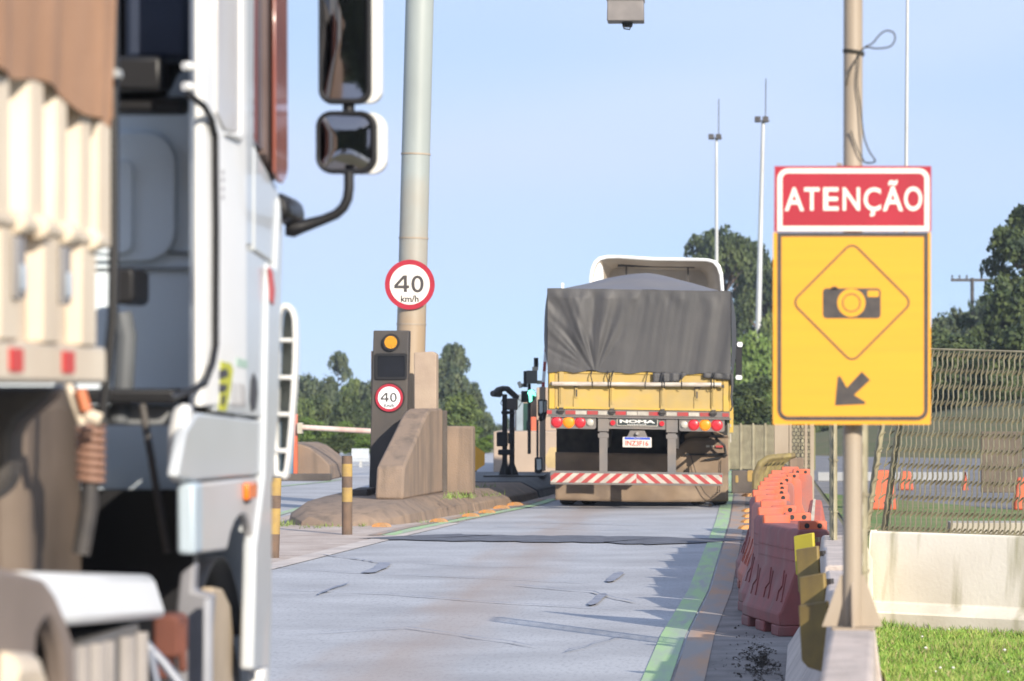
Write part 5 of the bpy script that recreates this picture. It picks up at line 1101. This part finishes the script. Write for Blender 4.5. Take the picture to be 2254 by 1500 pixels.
# traffic light with green arrow
Yl = 61.0
t = thing('traffic_light', 'black traffic light showing a green arrow, at the toll lane entrance', 'traffic light', (gx(1165, Yl), Yl, .28))
def lb_(name, a, b, c, d, y0=-.12, y1=.12, mt=M_black, bev=.012): m = MB(); m.box(gx(a, Yl), gx(b, Yl), Yl + y0, Yl + y1, gz(d, Yl), gz(c, Yl)); return m.build(name, mt, t, bevel=bev)
lb_('housing', 1148, 1172, 861, 886); lb_('upper_housing', 1153, 1160, 817, 853); lb_('grey_cabinet', 1159, 1182, 816, 845, mt=mat('grey_cabinet', (.16, .155, .14), .6)); lb_('post', 1161, 1168, 845, 1000, y0=.02, y1=.1, mt=M_dark)
m = MB(); m.tube([(gx(1180, Yl), Yl, gz(808, Yl)), (gx(1180, Yl), Yl, gz(788, Yl))], .04, 12); m.build('beacon', M_black, t)
m = MB(); m.tube([(gx(1143, Yl), Yl - .05, gz(843, Yl)), (gx(1146, Yl), Yl - .1, gz(850, Yl)), (gx(1154, Yl), Yl, gz(848, Yl))], [.035, .045, .03], 8); m.box(gx(1172, Yl), gx(1184, Yl), Yl - .1, Yl + .1, gz(816, Yl), gz(808, Yl)); m.box(gx(1182, Yl), gx(1192, Yl), Yl, Yl + .1, gz(846, Yl), gz(838, Yl)); m.build('camera', mat('cream_plastic', (.5, .46, .36), .5), t)
m = MB(); m.prism([(gx(a, Yl - .3), gz(b, Yl - .3)) for a, b in ((1164, 886), (1163, 872), (1160, 866), (1162, 860), (1170, 858), (1176, 862), (1179, 873), (1176, 872), (1170, 869), (1170, 884))], 'y', Yl - .16, Yl - .135)
m.build('arrow', mat('green_lamp', (.1, .7, .5), .4, emit=(.25, 1, .72), estr=1.6), t)
m = MB(); m.prism([(gx(a, Yl), gz(b, Yl)) for a, b in ((1176, 858), (1182, 868), (1178, 880), (1172, 884), (1172, 858))], 'y', Yl - .13, Yl - .115); m.build('visor', mat('green_visor', (.01, .10, .07), .4), t)
# booth
Yb = 74.5
bt = thing('toll_booth', 'small toll booth with blue grey panel, dark green door and orange post', 'toll booth', (gx(1170, Yb), Yb, 0))
def bb_(name, a, b, c, d, y0, y1, mt): m = MB(); m.box(gx(a, Yb), gx(b, Yb), Yb + y0, Yb + y1, gz(d, Yb), gz(c, Yb)); return m.build(name, mt, bt, bevel=.01)
bb_('rear_wall', 1130, 1230, 872, 1040, .5, 2, tan); bb_('side_panel', 1136, 1151, 868, 1040, 0, .3, mat('blue_grey_panel', (.26, .32, .36), .6)); bb_('door', 1151, 1163, 888, 1040, .1, .3, mat('dark_green', (.015, .06, .05), .5)); bb_('shade_panel', 1163, 1169, 890, 1040, .05, .3, mat('dark_brown', (.07, .05, .04), .7)); bb_('orange_post', 1169, 1180, 918, 1040, -.1, .1, M_orpl); bb_('front_wall', 1180, 1230, 853, 1040, .2, .5, tan)
# lane boom standing upright
Yr = 62; t = thing('lane_boom', 'red and white striped barrier arm raised beside the tarpaulin', 'barrier arm', (gx(1195, Yr), Yr, .28))
cuts = [852, 842, 818, 797, 775, 740, 715, 690]
m = MB(); m.box(gx(1188, Yr), gx(1200, Yr), Yr - .1, Yr + .15, .28, gz(852, Yr)); m.build('boom_housing', tan, t, bevel=.01)
def bxx(py): return gx(1195.5 + (852 - py) * .075, Yr)
for i in range(len(cuts) - 1):
    m = MB(); m.prism([(bxx(cuts[i]) - .028, gz(cuts[i], Yr)), (bxx(cuts[i]) + .028, gz(cuts[i], Yr)), (bxx(cuts[i + 1]) + .028, gz(cuts[i + 1], Yr)), (bxx(cuts[i + 1]) - .028, gz(cuts[i + 1], Yr))], 'y', Yr - .02, Yr + .02); m.build('stripe', T_red if i % 2 == 0 else M_white, t)
# floodlights
def flood(px, py, w_, h_, y, lab, n=1):
    t = thing('floodlight', lab, 'floodlight', (gx(px, y), y, gz(py + h_ / 2, y)))
    m = MB(); m.prism(rrect(gx(px, y), gz(py, y), w_ * y / F, h_ * y / F, .03), 'y', y, y + .12); hh = m.build('housing', M_black, t, bevel=.01)
    m = MB(); m.prism([(gx(px + (a - .5) * w_, y), gz(py + (b - .5) * h_, y)) for a, b in ((.28, .12), (.85, .10), (.88, .75), (.5, .84), (.3, .78))], 'y', y - .006, y - .001); m.build('glass', mat('pale_glass', (.70, .74, .70), .3), hh)
    m = MB(); m.tube([(gx(px, y), y + .06, gz(py + h_ * .45, y)), (gx(px - 2, y), y + .07, gz(py + h_ * .75, y))], .03, 8); m.build('bracket', M_black, t)
flood(1185, 1024, 17, 34, 60.3, 'white floodlight low on the toll wall')
flood(1190, 898, 13, 38, 60.5, 'narrow floodlight on a pole beside the traffic light')
flood(1199, 897, 10, 34, 60.6, 'narrow floodlight half hidden by the yellow truck')
m = MB(); m.tube([(gx(1183, 60.7), 60.7, .3), (gx(1183, 60.7), 60.7, gz(925, 60.7)), (gx(1190, 60.7), 60.68, gz(926, 60.7)), (gx(1198, 60.7), 60.68, gz(922, 60.7))], .02, 8); m.build('lamp_pole', M_dark, label='thin dark pole holding the pair of narrow floodlights', cat='pole')
# yellow octagon seen past the wall
t = thing('hexagonal_sign', 'plain yellow six sided sign peeping out right of the brown wall', 'sign', (gx(1048, 68), 68, .0))
m = MB(); m.prism([(gx(1047 + 23 * math.cos(R(30 + 60 * i)), 68), gz(1010 + 27 * math.sin(R(30 + 60 * i)), 68)) for i in range(6)], 'y', 68, 68.02); m.build('face', M_syel, t)
m = MB(); m.box(gx(1045, 68), gx(1049, 68), 68.02, 68.06, 0, gz(1020, 68)); m.build('post', M_dark, t)
# ------------------------------------------------------------------ far lane on the left
m = MB(); P = [(0, 0), (9, 0), (9, .45), (5.2, .55), (1.5, 1.0), (.2, 1.15), (0, 1.15)]
xa = gx(655, 67); m.prism([(gx(600, 67), 0), (gx(728, 67), 0), (gx(726, 67), .28), (gx(706, 67), .45), (gx(680, 67), .62), (gx(660, 67), .68), (gx(600, 67), .68)], 'y', 67, 70)
m.build('concrete_wedge', M_conc, label='brown sloping concrete island across the far lane, left', cat='barrier', bevel=.03)
m = MB(); m.box(-11, gx(730, 66.5), 66.2, 66.6, 0, .13); m.build('kerb', M_concd, label='dark low kerb in front of the far sloping island', cat='kerb', bevel=.02)
Yo = 66.8; t = thing('toll_gate', 'orange post with blue panel and white boom across the far lane', 'barrier gate', (gx(650, Yo), Yo, 0))
m = MB(); m.box(gx(646, Yo), gx(654, Yo), Yo, Yo + .12, 0, gz(912, Yo)); m.build('post', M_orpl, t)
m = MB(); m.box(gx(610, Yo), gx(645.5, Yo), Yo + .02, Yo + .3, 0, gz(930, Yo)); m.build('panel', mat('gate_blue', (.10, .22, .33), .5), t)
m = MB(); m.box(gx(655, Yo), gx(666, Yo), Yo - .1, Yo + .15, gz(955, Yo), gz(931, Yo)); m.build('boom_head', mat('cream_plastic', (.5, .46, .36), .5), t, bevel=.01)
m = MB(); m.tube([(gx(664, Yo), Yo, gz(941, Yo)), (gx(1000, Yo), Yo + .1, gz(960, Yo))], .05, 12); m.build('boom', mat('boom_paint', (.62, .52, .46), .6, col2=(.50, .30, .26), scale=1.5, stretch=(2.5, 1, 1)), t)
# white wire fence far left
Yf = 78; t = thing('wire_fence', 'white wire fence with short posts before the shrubs, far left', 'fence', (gx(750, Yf), Yf, 0))
m = MB()
for i in range(12): x = gx(560 + i * 26, Yf); m.box(x - .03, x + .03, Yf, Yf + .06, 0, gz(1018, Yf) + (.04 if i % 3 == 0 else 0))
m.build('posts', mat('fence_white', (.6, .6, .58), .6), t)
m = MB()
for z in (.05, .12, .19): m.tube([(gx(555, Yf), Yf, z), (gx(880, Yf), Yf, z)], .008, 5)
for i in range(60): x = gx(560 + i * 5.2, Yf); m.tube([(x, Yf, 0), (x + .05, Yf, .2)], .005, 4)
m.build('wires', M_galv, t)
Yp = 84; t = thing('notice_board', 'pale blank board on two legs in front of the shrubs, left of the cabinet', 'board', (gx(792, Yp), Yp, 0))
m = MB(); m.box(gx(774, Yp), gx(812, Yp), Yp, Yp + .05, gz(1016, Yp), gz(988, Yp)); m.build('board', mat('pale_board', (.50, .54, .58), .6), t)
m = MB(); 
for px in (779, 806): m = MB(); m.box(gx(px, Yp), gx(px + 3, Yp), Yp + .05, Yp + .09, 0, gz(1000, Yp)); m.build('leg', M_galv, t)
m = MB()
# ------------------------------------------------------------------ right background
Yh = 55; 
def rp(name, lab, cat, a, b, top, bot, y, mt, th=.12, par=None, bev=.01):
    m = MB(); m.box(gx(a, y), gx(b, y), y, y + th, max(0, gz(bot, y)), gz(top, y)); return m.build(name, mt, par, label=lab, cat=cat, bevel=bev)
rp('gate_post', 'wide brown post left of the hexagon mesh gate', 'post', 1704, 1736, 800, 1010, Yh, M_pole)
t = thing('mesh_gate', 'brown framed gate with hexagonal wire mesh below the yellow sign', 'gate', (gx(1760, Yh), Yh, 0))
for a, b in ((1737, 1743), (1771, 1777), (1783, 1792)): m = MB(); m.box(gx(a, Yh), gx(b, Yh), Yh, Yh + .06, 0 if b > 1780 else .3, gz(800, Yh)); m.build('frame_bar', M_pole, t, bevel=.005)
m = MB(); hx = .075
for r_ in range(26):
    for c_ in range(4):
        cx_ = gx(1748, Yh) + c_ * hx * .87 * 1.0 + (hx * .43 if r_ % 2 else 0); cz_q = .35 + r_ * hx * .75
        m.tube([(cx_ + hx / 2 * math.sin(R(60 * i)), Yh + .03, cz_q + hx / 2 * math.cos(R(60 * i))) for i in range(6)], .006, 4, close=True)
m.build('hex_mesh', M_dark, t)
rp('concrete_post', 'tan concrete block behind the farthest orange barriers', 'block', 1738, 1769, 1008, 1075, 52, M_conc)
# stack of olive impact tubes
t = thing('crash_cushion', 'cluster of curved olive crash cushion bands behind the orange barriers', 'crash cushion', (gx(1700, 50), 50, 0))
for i in range(6):
    m = MB(); x = gx(1684 + i * 9, 50 + i * .3); yy = 50 + i * .25
    m.tube([(x - .14, yy, .30), (x - .13, yy, .50), (x - .06, yy, .66), (x + .05, yy, .74), (x + .14, yy, .76)], [.05, .055, .055, .05, .04], 9)
    m.build('band', mat('olive_band', (.30, .24, .09), .6, col2=(.16, .12, .06), scale=7), t)
m = MB(); m.box(gx(1668, 52), gx(1735, 52), 51.8, 52.8, 0, .60); m.build('cushion_core', M_concd, t, bevel=.03)
m = MB(); m.box(gx(1610, 58), gx(1682, 58), 58, 58.3, 0, gz(1036, 58)); sw = m.build('low_wall', M_concd, label='low wall coloured dark for shadow, with yellow paint marks, right of the truck', cat='wall', bevel=.02)  # dark concrete paints in the shadow lying on this wall
m = MB(); m.prism(rrect(gx(1652, 58), gz(1048, 58), .10, .19, .03), 'y', 57.99, 57.997); m.prism(rrect(gx(1622, 58), gz(1055, 58), .05, .12, .02), 'y', 57.99, 57.997); m.build('paint_mark', M_bolly, sw)
Yq = 74; t = thing('slat_fence', 'dense olive slatted fence between truck and sign, under the trees', 'fence', (gx(1655, Yq), Yq, 0))
for i in range(7):
    m = MB(); x0, x1 = gx(1604 + i * 27, Yq), gx(1604 + i * 27 + 26, Yq)
    for k in range(12): m.box(x0 + (x1 - x0) * k / 12, x0 + (x1 - x0) * (k + .72) / 12, Yq, Yq + .03, .05, gz(936, Yq))
    m.build('slat_panel', M_mesh, t)
    m = MB(); m.box(x0 - .02, x0 + .02, Yq - .03, Yq, 0, gz(932, Yq)); m.build('post', M_mesh, t)
m = MB(); m.box(gx(1600, Yq), gx(1795, Yq), Yq + .05, Yq + .07, .03, gz(940, Yq)); m.build('backing', mat('olive_cloth', (.16, .17, .07), .9, col2=(.22, .20, .10), scale=3), t)
# things seen through the fence
def ob(name, lab, px0, px1, top, y): m = MB(); x0, x1 = gx(px0, y), gx(px1, y); n = max(1, int((x1 - x0) / .3)); m.prism([(x0, 0), (x1, 0), (x1 - .05, gz(top, y)), (x0 + .05, gz(top, y))], 'y', y, y + .35); return m.build(name, M_orpl, label=lab, cat='plastic barrier', bevel=.03)
ob('plastic_barrier', 'tall orange barrier block seen through the fence, right of the pole', 1914, 1974, 1036, 50)
ob('plastic_barrier', 'small orange barrier seen through the fence above the grass strip', 1978, 2012, 1038, 60)
ob('plastic_barrier', 'slim orange and white barrier seen through the middle of the fence', 2120, 2132, 1040, 60)
ob('plastic_barrier', 'orange barrier seen through the fence at the right edge', 2232, 2290, 1052, 50)
m = MB(); m.box(gx(1800, 66), gx(2130, 66), 66, 66.3, 0, gz(1040, 66)); m.build('low_wall', mat('pale_grey_concrete', (.36, .37, .38), .9, var=.2), label='long low grey kerb wall beyond the fence', cat='wall', bevel=.01)
rp('service_gate', 'dark brown gate behind the fence near the right edge', 'gate', 2160, 2250, 950, 1085, 54, mat('gate_brown', (.10, .08, .06), .7, col2=(.14, .11, .08), scale=5))
m = MB(); m.box(gx(2085, 40), gx(2400, 40), 39.4, 40, 0, .22); m.build('kerb', mat('kerb_sand', (.42, .38, .31), .9, var=.25), label='pale sandy kerb beyond the fence at right', cat='kerb', bevel=.01)
# embankment
m = MB(); m.grid(lambda a, b: (1.5 + 40 * a, 84 + 30 * b, -.5 + (2.0 + .5 * math.sin(a * 9)) * math.sin(min(1, b * 1.5) * 1.57) * (.25 + .75 * min(1, a * 3 + .15)) * (1 if b < .8 else (1 - b) * 5)), 40, 12)
m.build('embankment', mat('bank_grass', (.085, .10, .035), .95, col2=(.13, .11, .055), scale=1.5, bump=1, bscale=8), kind='structure', smooth=60)
# light masts
def mast(px, pxb, pytop, y, lab, r=.15, rods=True):
    z0 = ground_z(0, y); t = thing('light_mast', lab, 'light mast', (gx(pxb, y), y, z0), 'tall floodlight masts')
    zt = gz(pytop, y); m = MB(); m.tube([(gx(pxb, y), y, z0), (gx((px + pxb) / 2, y), y, (z0 + zt) / 2), (gx(px, y), y, zt)], [r, r * .8, r * .5], 10); m.build('pole', M_galv, t)
    m = MB(); x = gx(px, y); 
    for dx in (-.30, .12): m.box(x + dx - .16, x + dx + .16, y - .3, y + .1, zt - .05, zt + .26)
    m.box(x - .35, x + .35, y - .05, y + .05, zt + .0, zt + .07); m.build('lamp_head', M_dark, t, bevel=.05)
    m = MB(); m.tube([(x + .12, y, zt), (x + .14, y, zt + 2.3)], .03, 6); m.build('lightning_rod', M_dark, t)
mast(1577, 1578, 306, 202, 'thin light mast rising directly above the truck cab', .16)
mast(1680, 1659, 268, 188, 'taller light mast between the truck and the yellow sign', .21)
mast(1998, 1990, -60, 125, 'mast seen above the right half of the yellow sign, top out of frame', .10)
# utility pole
y = 190; t = thing('utility_pole', 'distant utility pole with crossarm among the trees at right', 'utility pole', (gx(2140, y), y, ground_z(0, y)))
m = MB(); m.tube([(gx(2140, y), y, ground_z(0, y)), (gx(2140, y), y, gz(612, y))], .10, 8); m.build('pole', M_dark, t)
m = MB(); m.box(gx(2093, y), gx(2186, y), y - .05, y + .05, gz(620, y), gz(614, y)); 
for px in (2096, 2112, 2128, 2160, 2182): m.cyl((gx(px, y), y, gz(614, y)), (gx(px, y), y, gz(606, y)), .05, n=6)
m.build('crossarm', M_dark, t)
# box hanging from the gantry arm
yx = 51.6; t = thing('lane_camera', 'beige camera box hanging from the gantry at the top of the picture', 'camera', (gx(1378, yx), yx, gz(66, yx)))
m = MB(); m.prism([(gx(a, yx), gz(b, yx)) for a, b in ((1338, -2), (1417, -2), (1418, 50), (1337, 50))], 'y', yx - .25, yx + .2); m.build('box', mat('box_taupe', (.22, .20, .19), .5, col2=(.17, .155, .15), scale=4), t, bevel=.015)
m = MB(); m.prism([(gx(a, yx), gz(b, yx)) for a, b in ((1336, -6), (1419, -6), (1419, 4), (1336, 4))], 'y', yx - .27, yx + .22); m.build('lid', mat('lid_pale', (.40, .39, .38), .5), t)
m = MB(); m.cyl((gx(1381, yx), yx, gz(50, yx)), (gx(1381, yx), yx, gz(60, yx)), .085, .07, 12); m.tube([(gx(1371, yx), yx - .1, gz(52, yx)), (gx(1374, yx), yx - .1, gz(65, yx)), (gx(1386, yx), yx - .1, gz(67, yx)), (gx(1391, yx), yx - .1, gz(55, yx))], .012, 6); m.build('gland', M_black, t)
m = MB(); m.tube([(gx(1378, yx), yx, gz(-4, yx)), (gx(1378, yx), yx, 9.35)], .04, 10); m.build('hanger', M_galv, t)

# ================================================================== TREES
def leafmat(name, c1, c2, c3):
    m = mat(name, c1, .6, col2=c2, scale=.55, detail=4, lo=.40, hi=.62, spec=.25, streak=(c3, .8, (.9, .9, .9), .50, .66)); return m
LV = [leafmat('foliage_dark', (.045, .068, .026), (.085, .11, .035), (.018, .032, .018)), leafmat('foliage_mid', (.075, .115, .035), (.13, .165, .045), (.035, .06, .025)),
      leafmat('foliage_blue', (.058, .085, .045), (.10, .12, .058), (.030, .05, .034)), leafmat('foliage_bright', (.10, .17, .035), (.15, .21, .05), (.05, .09, .02))]
def crown(mb, blobs, leaf, per, seed, flat_=1.0):
    rnd = random.Random(seed)
    for (x, y, z, r, sq) in blobs:
        k = int(per * r * r)
        for _ in range(k):
            v = Vector((rnd.gauss(0, 1), rnd.gauss(0, 1), rnd.gauss(0, 1))).normalized()
            if v.z < -.55 and rnd.random() < .7: v.z = -v.z
            lump = 1 + .28 * noise.noise(v * 2.1 + Vector((x, y, z)))
            rr = r * (rnd.random() ** .28) * lump
            c = Vector((x, y, z)) + Vector((v.x * rr, v.y * rr, v.z * rr * sq))
            s_ = leaf * rnd.uniform(.5, 1.25)
            a = Vector((rnd.gauss(0, 1), rnd.gauss(0, 1), rnd.gauss(0, .7))).normalized(); b = a.cross(v + Vector((rnd.gauss(0, .5), rnd.gauss(0, .5), rnd.gauss(0, .5)))).normalized()
            mb.add([c - a * s_, c + b * s_ * .6, c + a * s_, c - b * s_ * .6], [(0, 1, 2, 3)])
def tree_mesh(kind, seed):
    rnd = random.Random(seed); H = 10.0; blobs = []; tr_ = MB(); limbs = []
    if kind == 'round':
        W = 3.3
        for i in range(7): blobs.append((rnd.uniform(-1, 1), rnd.uniform(-1, 1), 3 + i * .75, 1.7, .9))
        for i in range(60):
            a = rnd.uniform(0, 6.28); t = rnd.random(); zz_ = 2.0 + 6.2 * t; w_ = W * (.35 + .65 * math.sin(math.pi * min(1, t * .85 + .18))); q = w_ * rnd.uniform(.35, .95)
            blobs.append((q * math.cos(a), q * math.sin(a), zz_, rnd.uniform(.55, 1.0), .8))
        leaf, per = .21, 290
    elif kind == 'umbrella':      # broad dome on top, thin layers with gaps below
        for i in range(64):
            a = rnd.uniform(0, 6.28); q = math.sqrt(rnd.random()); top = 6.3 + 2.7 * math.sqrt(max(0, 1 - q * q)); z_ = top - rnd.random() ** 2 * 1.6 * (1 - q * .6)
            blobs.append((4.1 * q * math.cos(a), 4.1 * q * math.sin(a), z_, rnd.uniform(.55, .95), .75))
        for i in range(16):
            a = rnd.uniform(0, 6.28); lev = rnd.choice([4.3, 5.2, 5.2, 5.9]); q = rnd.uniform(1.2, 3.6); blobs.append((q * math.cos(a), q * math.sin(a), lev, rnd.uniform(.6, .9), .38))
        leaf, per = .15, 330
    elif kind == 'pine':
        for i in range(52):
            a = rnd.uniform(0, 6.28); t = rnd.random(); lev = 3.0 + 6.4 * t; w_ = 3.5 * math.sin(math.pi * min(1, .22 + .74 * t)) ** .8; q = w_ * math.sqrt(rnd.uniform(.05, 1.0))
            blobs.append((q * math.cos(a), q * math.sin(a), lev, rnd.uniform(.55, .95), .62))
        for i in range(8):
            a = rnd.uniform(0, 6.28); lev = rnd.uniform(3.5, 7.5); blobs.append((4.2 * math.cos(a), 4.2 * math.sin(a), lev, .55, .45))
        leaf, per = .16, 320
    elif kind == 'slim':
        for i in range(22):
            a = rnd.uniform(0, 6.28); t = i / 22; q = (1.9 - 1.2 * t) * rnd.uniform(.3, 1); blobs.append((q * math.cos(a), q * math.sin(a), 2.2 + 7.2 * t, rnd.uniform(.6, 1.0) * (1.25 - .5 * t), .8))
        leaf, per = .18, 300
    else:                     # shrub: foliage down to the ground
        for i in range(24):
            a = rnd.uniform(0, 6.28); t = rnd.random(); q = 4.4 * math.sqrt(rnd.random()) * (1 - .35 * t); blobs.append((q * math.cos(a), q * math.sin(a), .8 + 7.4 * t, rnd.uniform(1.0, 1.8), .85))
        leaf, per = .25, 170
    if kind != 'shrub':
        tr_.tube([(0, 0, -.2), (.08, .03, 3), (-.05, 0, 6), (.02, 0, 8.6)], [.24, .19, .13, .05], 9)
        for (x, y, z, r, s_) in blobs[::2]: tr_.tube([(0, 0, z - 1.1 if kind != 'pine' else z - .5), (x * .5, y * .5, z - .4), (x, y, z)], [.09, .06, .02], 5)
    else: tr_.tube([(0, 0, -.2), (0, 0, 5)], [.2, .08], 7)
    c = MB(); crown(c, blobs, leaf, per, seed); return c, tr_
TM = {}
def tree_protos():
    for kind, seeds in (('round', (1, 2, 3)), ('umbrella', (9,)), ('pine', (4, 5)), ('slim', (6,)), ('shrub', (7, 8))):
        for s_ in seeds:
            c, k = tree_mesh(kind, s_)
            for nm, mb_, mt in (('c', c, LV[0]), ('k', k, M_bark)):
                me = bpy.data.meshes.new(kind); me.from_pydata(mb_.v, [], mb_.f); me.materials.append(mt)
                if nm == 'k': me.shade_smooth()
                TM[(kind, s_, nm)] = me
tree_protos()
def plant(kind, px, ptop, y, wpx, lab, lv=0, seed=None, grp='trees beyond the toll plaza'):
    seeds = {'round': (1, 2, 3), 'umbrella': (9,), 'pine': (4, 5), 'slim': (6,), 'shrub': (7, 8)}[kind]; s_ = seeds[(seed or 0) % len(seeds)]
    if px < 1100 and y > 140: ptop -= 9; wpx *= 1.3
    z0 = ground_z(0, y); zt = gz(ptop, y); H = max(.5, zt - z0); W = wpx * y / F; base = {'round': 7.6, 'umbrella': 9.4, 'pine': 7.6, 'slim': 4.6, 'shrub': 10.5}[kind]
    t = thing({'round': 'broadleaf_tree', 'umbrella': 'umbrella_pine', 'pine': 'pine_tree', 'slim': 'slender_tree', 'shrub': 'shrub'}[kind], lab, 'shrub' if kind == 'shrub' else 'tree', (gx(px, y), y, z0), grp)
    t.rotation_euler = (0, 0, (px * 1.7 + y) % 6.28)
    for nm in ('c', 'k'):
        o = bpy.data.objects.new('crown' if nm == 'c' else 'trunk', TM[(kind, s_, nm)]); COL.objects.link(o); o.parent = t
        if nm == 'c': o.material_slots[0].link = 'OBJECT'; o.material_slots[0].material = LV[lv]
    t.scale = (W / base, W / base, H / (10.0 if kind != 'shrub' else 9.6)); return t
TREES = [
 ('umbrella', 1592, 466, 205, 290, 'large dark umbrella shaped pine behind the white truck fairing', 0, 0), ('umbrella', 1690, 535, 200, 200, 'smaller layered pine between the tall mast and the yellow sign', 0, 0),
 ('round', 1640, 690, 165, 170, 'bright green tree low behind the mast, right of the tarpaulin', 3, 0), ('round', 1700, 640, 180, 120, 'mid green tree half hidden by the left edge of the yellow sign', 1, 1), ('shrub', 1640, 820, 110, 220, 'dark shrub above the slatted fence right of the truck', 0, 0),
 ('round', 1990, 650, 150, 150, 'tree hidden mostly behind the yellow sign', 0, 2), 
 ('round', 2095, 632, 170, 210, 'pale olive tree just right of the yellow sign', 2, 1), ('round', 2180, 606, 165, 220, 'olive green tree behind the utility pole', 2, 2), ('pine', 2268, 430, 120, 270, 'tall dark pine cut by the right edge of the picture', 0, 1), ('round', 2238, 560, 118, 220, 'dark bushy tree below the tall pine at the right edge', 0, 0),
 ('round', 2300, 520, 125, 200, 'dark tree beyond the right edge of the picture', 0, 1), ('shrub', 2110, 725, 112, 300, 'dark shrub mass above the mesh fence', 0, 1), ('shrub', 2220, 700, 108, 300, 'dark green shrub above the right part of the mesh fence', 0, 0), ('round', 2062, 680, 140, 170, 'dark tree touching the right edge of the yellow sign', 0, 0), ('shrub', 2350, 700, 100, 260, 'shrub beyond the right picture edge', 0, 1),
 ('pine', 1000, 752, 210, 105, 'dark pine standing right of the steel column', 2, 1), ('round', 990, 800, 190, 110, 'dense tree below the pine right of the column', 2, 0), ('round', 1045, 880, 200, 90, 'sloping tree at the edge of the wooded hill', 2, 2), ('round', 1010, 850, 150, 110, 'mid green tree above the brown wall', 1, 1), ('shrub', 1068, 955, 95, 60, 'bright green bush behind the six sided yellow sign', 3, 0), ('shrub', 1020, 930, 110, 120, 'green bush behind the brown concrete wall', 3, 1),
 ('round', 1062, 905, 160, 90, 'tree on the slope right of the pine, above the yellow sign', 2, 0), ('round', 1030, 835, 185, 110, 'tree filling the slope just right of the tall pine', 2, 1),
 ('shrub', 1105, 905, 260, 70, 'bluish far bush behind the sensor posts', 2, 0),
 ('pine', 744, 775, 230, 80, 'small spiky pine topping the left wooded hill', 2, 0), ('round', 680, 797, 210, 100, 'rounded tree at the left end of the wooded hill', 2, 0), ('round', 722, 805, 205, 90, 'tree left of the small pine on the wooded hill', 2, 1), ('round', 775, 808, 210, 90, 'rounded tree right of the small pine', 1, 2), ('round', 815, 805, 205, 90, 'tree meeting the left side of the speed cabinet', 2, 0), ('round', 640, 800, 215, 100, 'tree behind the white deflector of the truck', 2, 2),
 ('round', 700, 850, 170, 95, 'darker tree in the second row of the hill', 0, 1), ('round', 760, 855, 165, 95, 'dark tree in the second row left of the cabinet', 0, 2), ('round', 655, 860, 168, 90, 'shaded tree in the second row beside the truck', 1, 0), ('round', 830, 860, 170, 90, 'tree in the second row behind the cabinet', 0, 0), ('round', 880, 830, 180, 100, 'tree behind the steel column', 2, 1), ('round', 940, 850, 175, 100, 'tree between column and pine', 2, 2),
 ('shrub', 700, 915, 115, 110, 'bright green shrub above the white boom', 3, 0), ('shrub', 770, 925, 112, 110, 'green shrub above the boom near the cabinet', 3, 1), ('shrub', 640, 920, 118, 110, 'green shrub beside the orange post', 1, 1), ('shrub', 690, 960, 92, 90, 'dark shrub below the white boom at left', 1, 0), ('shrub', 745, 955, 90, 100, 'dark green shrub below the middle of the boom', 0, 1), ('shrub', 805, 950, 92, 100, 'bright shrub behind the pale notice board', 3, 0), ('shrub', 870, 945, 95, 100, 'shrub hidden behind the column foot', 1, 1), ('shrub', 950, 940, 100, 110, 'shrub behind the tan slab', 1, 0),
 ('round', 560, 790, 215, 120, 'tree hidden behind the truck cab', 2, 1), ('round', 450, 780, 220, 140, 'another tree hidden behind the truck cab', 1, 2), ('shrub', 560, 930, 110, 130, 'shrub hidden behind the truck cab', 1, 0),
 ('round', 1230, 900, 230, 90, 'tree hidden behind the truck trailer', 2, 0), ('round', 1380, 780, 230, 140, 'tree hidden behind the middle of the tarpaulin', 2, 1), ('round', 1500, 640, 230, 140, 'tree behind the right half of the tarpaulin', 0, 2), ('round', 1810, 640, 190, 160, 'tree behind the left half of the yellow sign', 0, 1), ('round', 1910, 660, 180, 150, 'tree behind the right half of the yellow sign', 1, 0),
]
for k_, (kind, px, pt, y, wp, lab, lv, sd_) in enumerate(TREES): plant(kind, px, pt, y, wp, lab, lv, sd_)

# out of view: trees added behind the camera only to darken the truck's mirrors
for i in range(11):
    x = -52 + i * 9.5; yy = -62 - 6 * (i % 3)
    t = thing('broadleaf_tree', 'tall dark tree added behind the camera to darken the truck mirrors', 'tree', (x, yy, 0), 'trees added behind the camera')
    for nm in ('c', 'k'):
        o = bpy.data.objects.new('crown' if nm == 'c' else 'trunk', TM[('round', 1 + i % 3, nm)]); COL.objects.link(o); o.parent = t
        if nm == 'c': o.material_slots[0].link = 'OBJECT'; o.material_slots[0].material = LV[0]
    t.scale = (2.3, 2.3, 1.9)

# ------------------------------------------------------------------ thin air between here and the far trees
m = MB(); m.box(-300, 300, -100, 420, -12, 30)
hz = m.build('haze', mat('haze_blank', (1, 1, 1)), kind='stuff', smooth=0)
hm = bpy.data.materials.new('haze'); hm.use_nodes = True; t_ = hm.node_tree; t_.nodes.clear()
o_ = t_.nodes.new('ShaderNodeOutputMaterial'); v_ = t_.nodes.new('ShaderNodeVolumePrincipled'); v_.inputs['Color'].default_value = (.80, .88, 1, 1); v_.inputs['Density'].default_value = HAZE; v_.inputs['Anisotropy'].default_value = .2
t_.links.new(v_.outputs[0], o_.inputs['Volume']); hz.data.materials.clear(); hz.data.materials.append(hm)
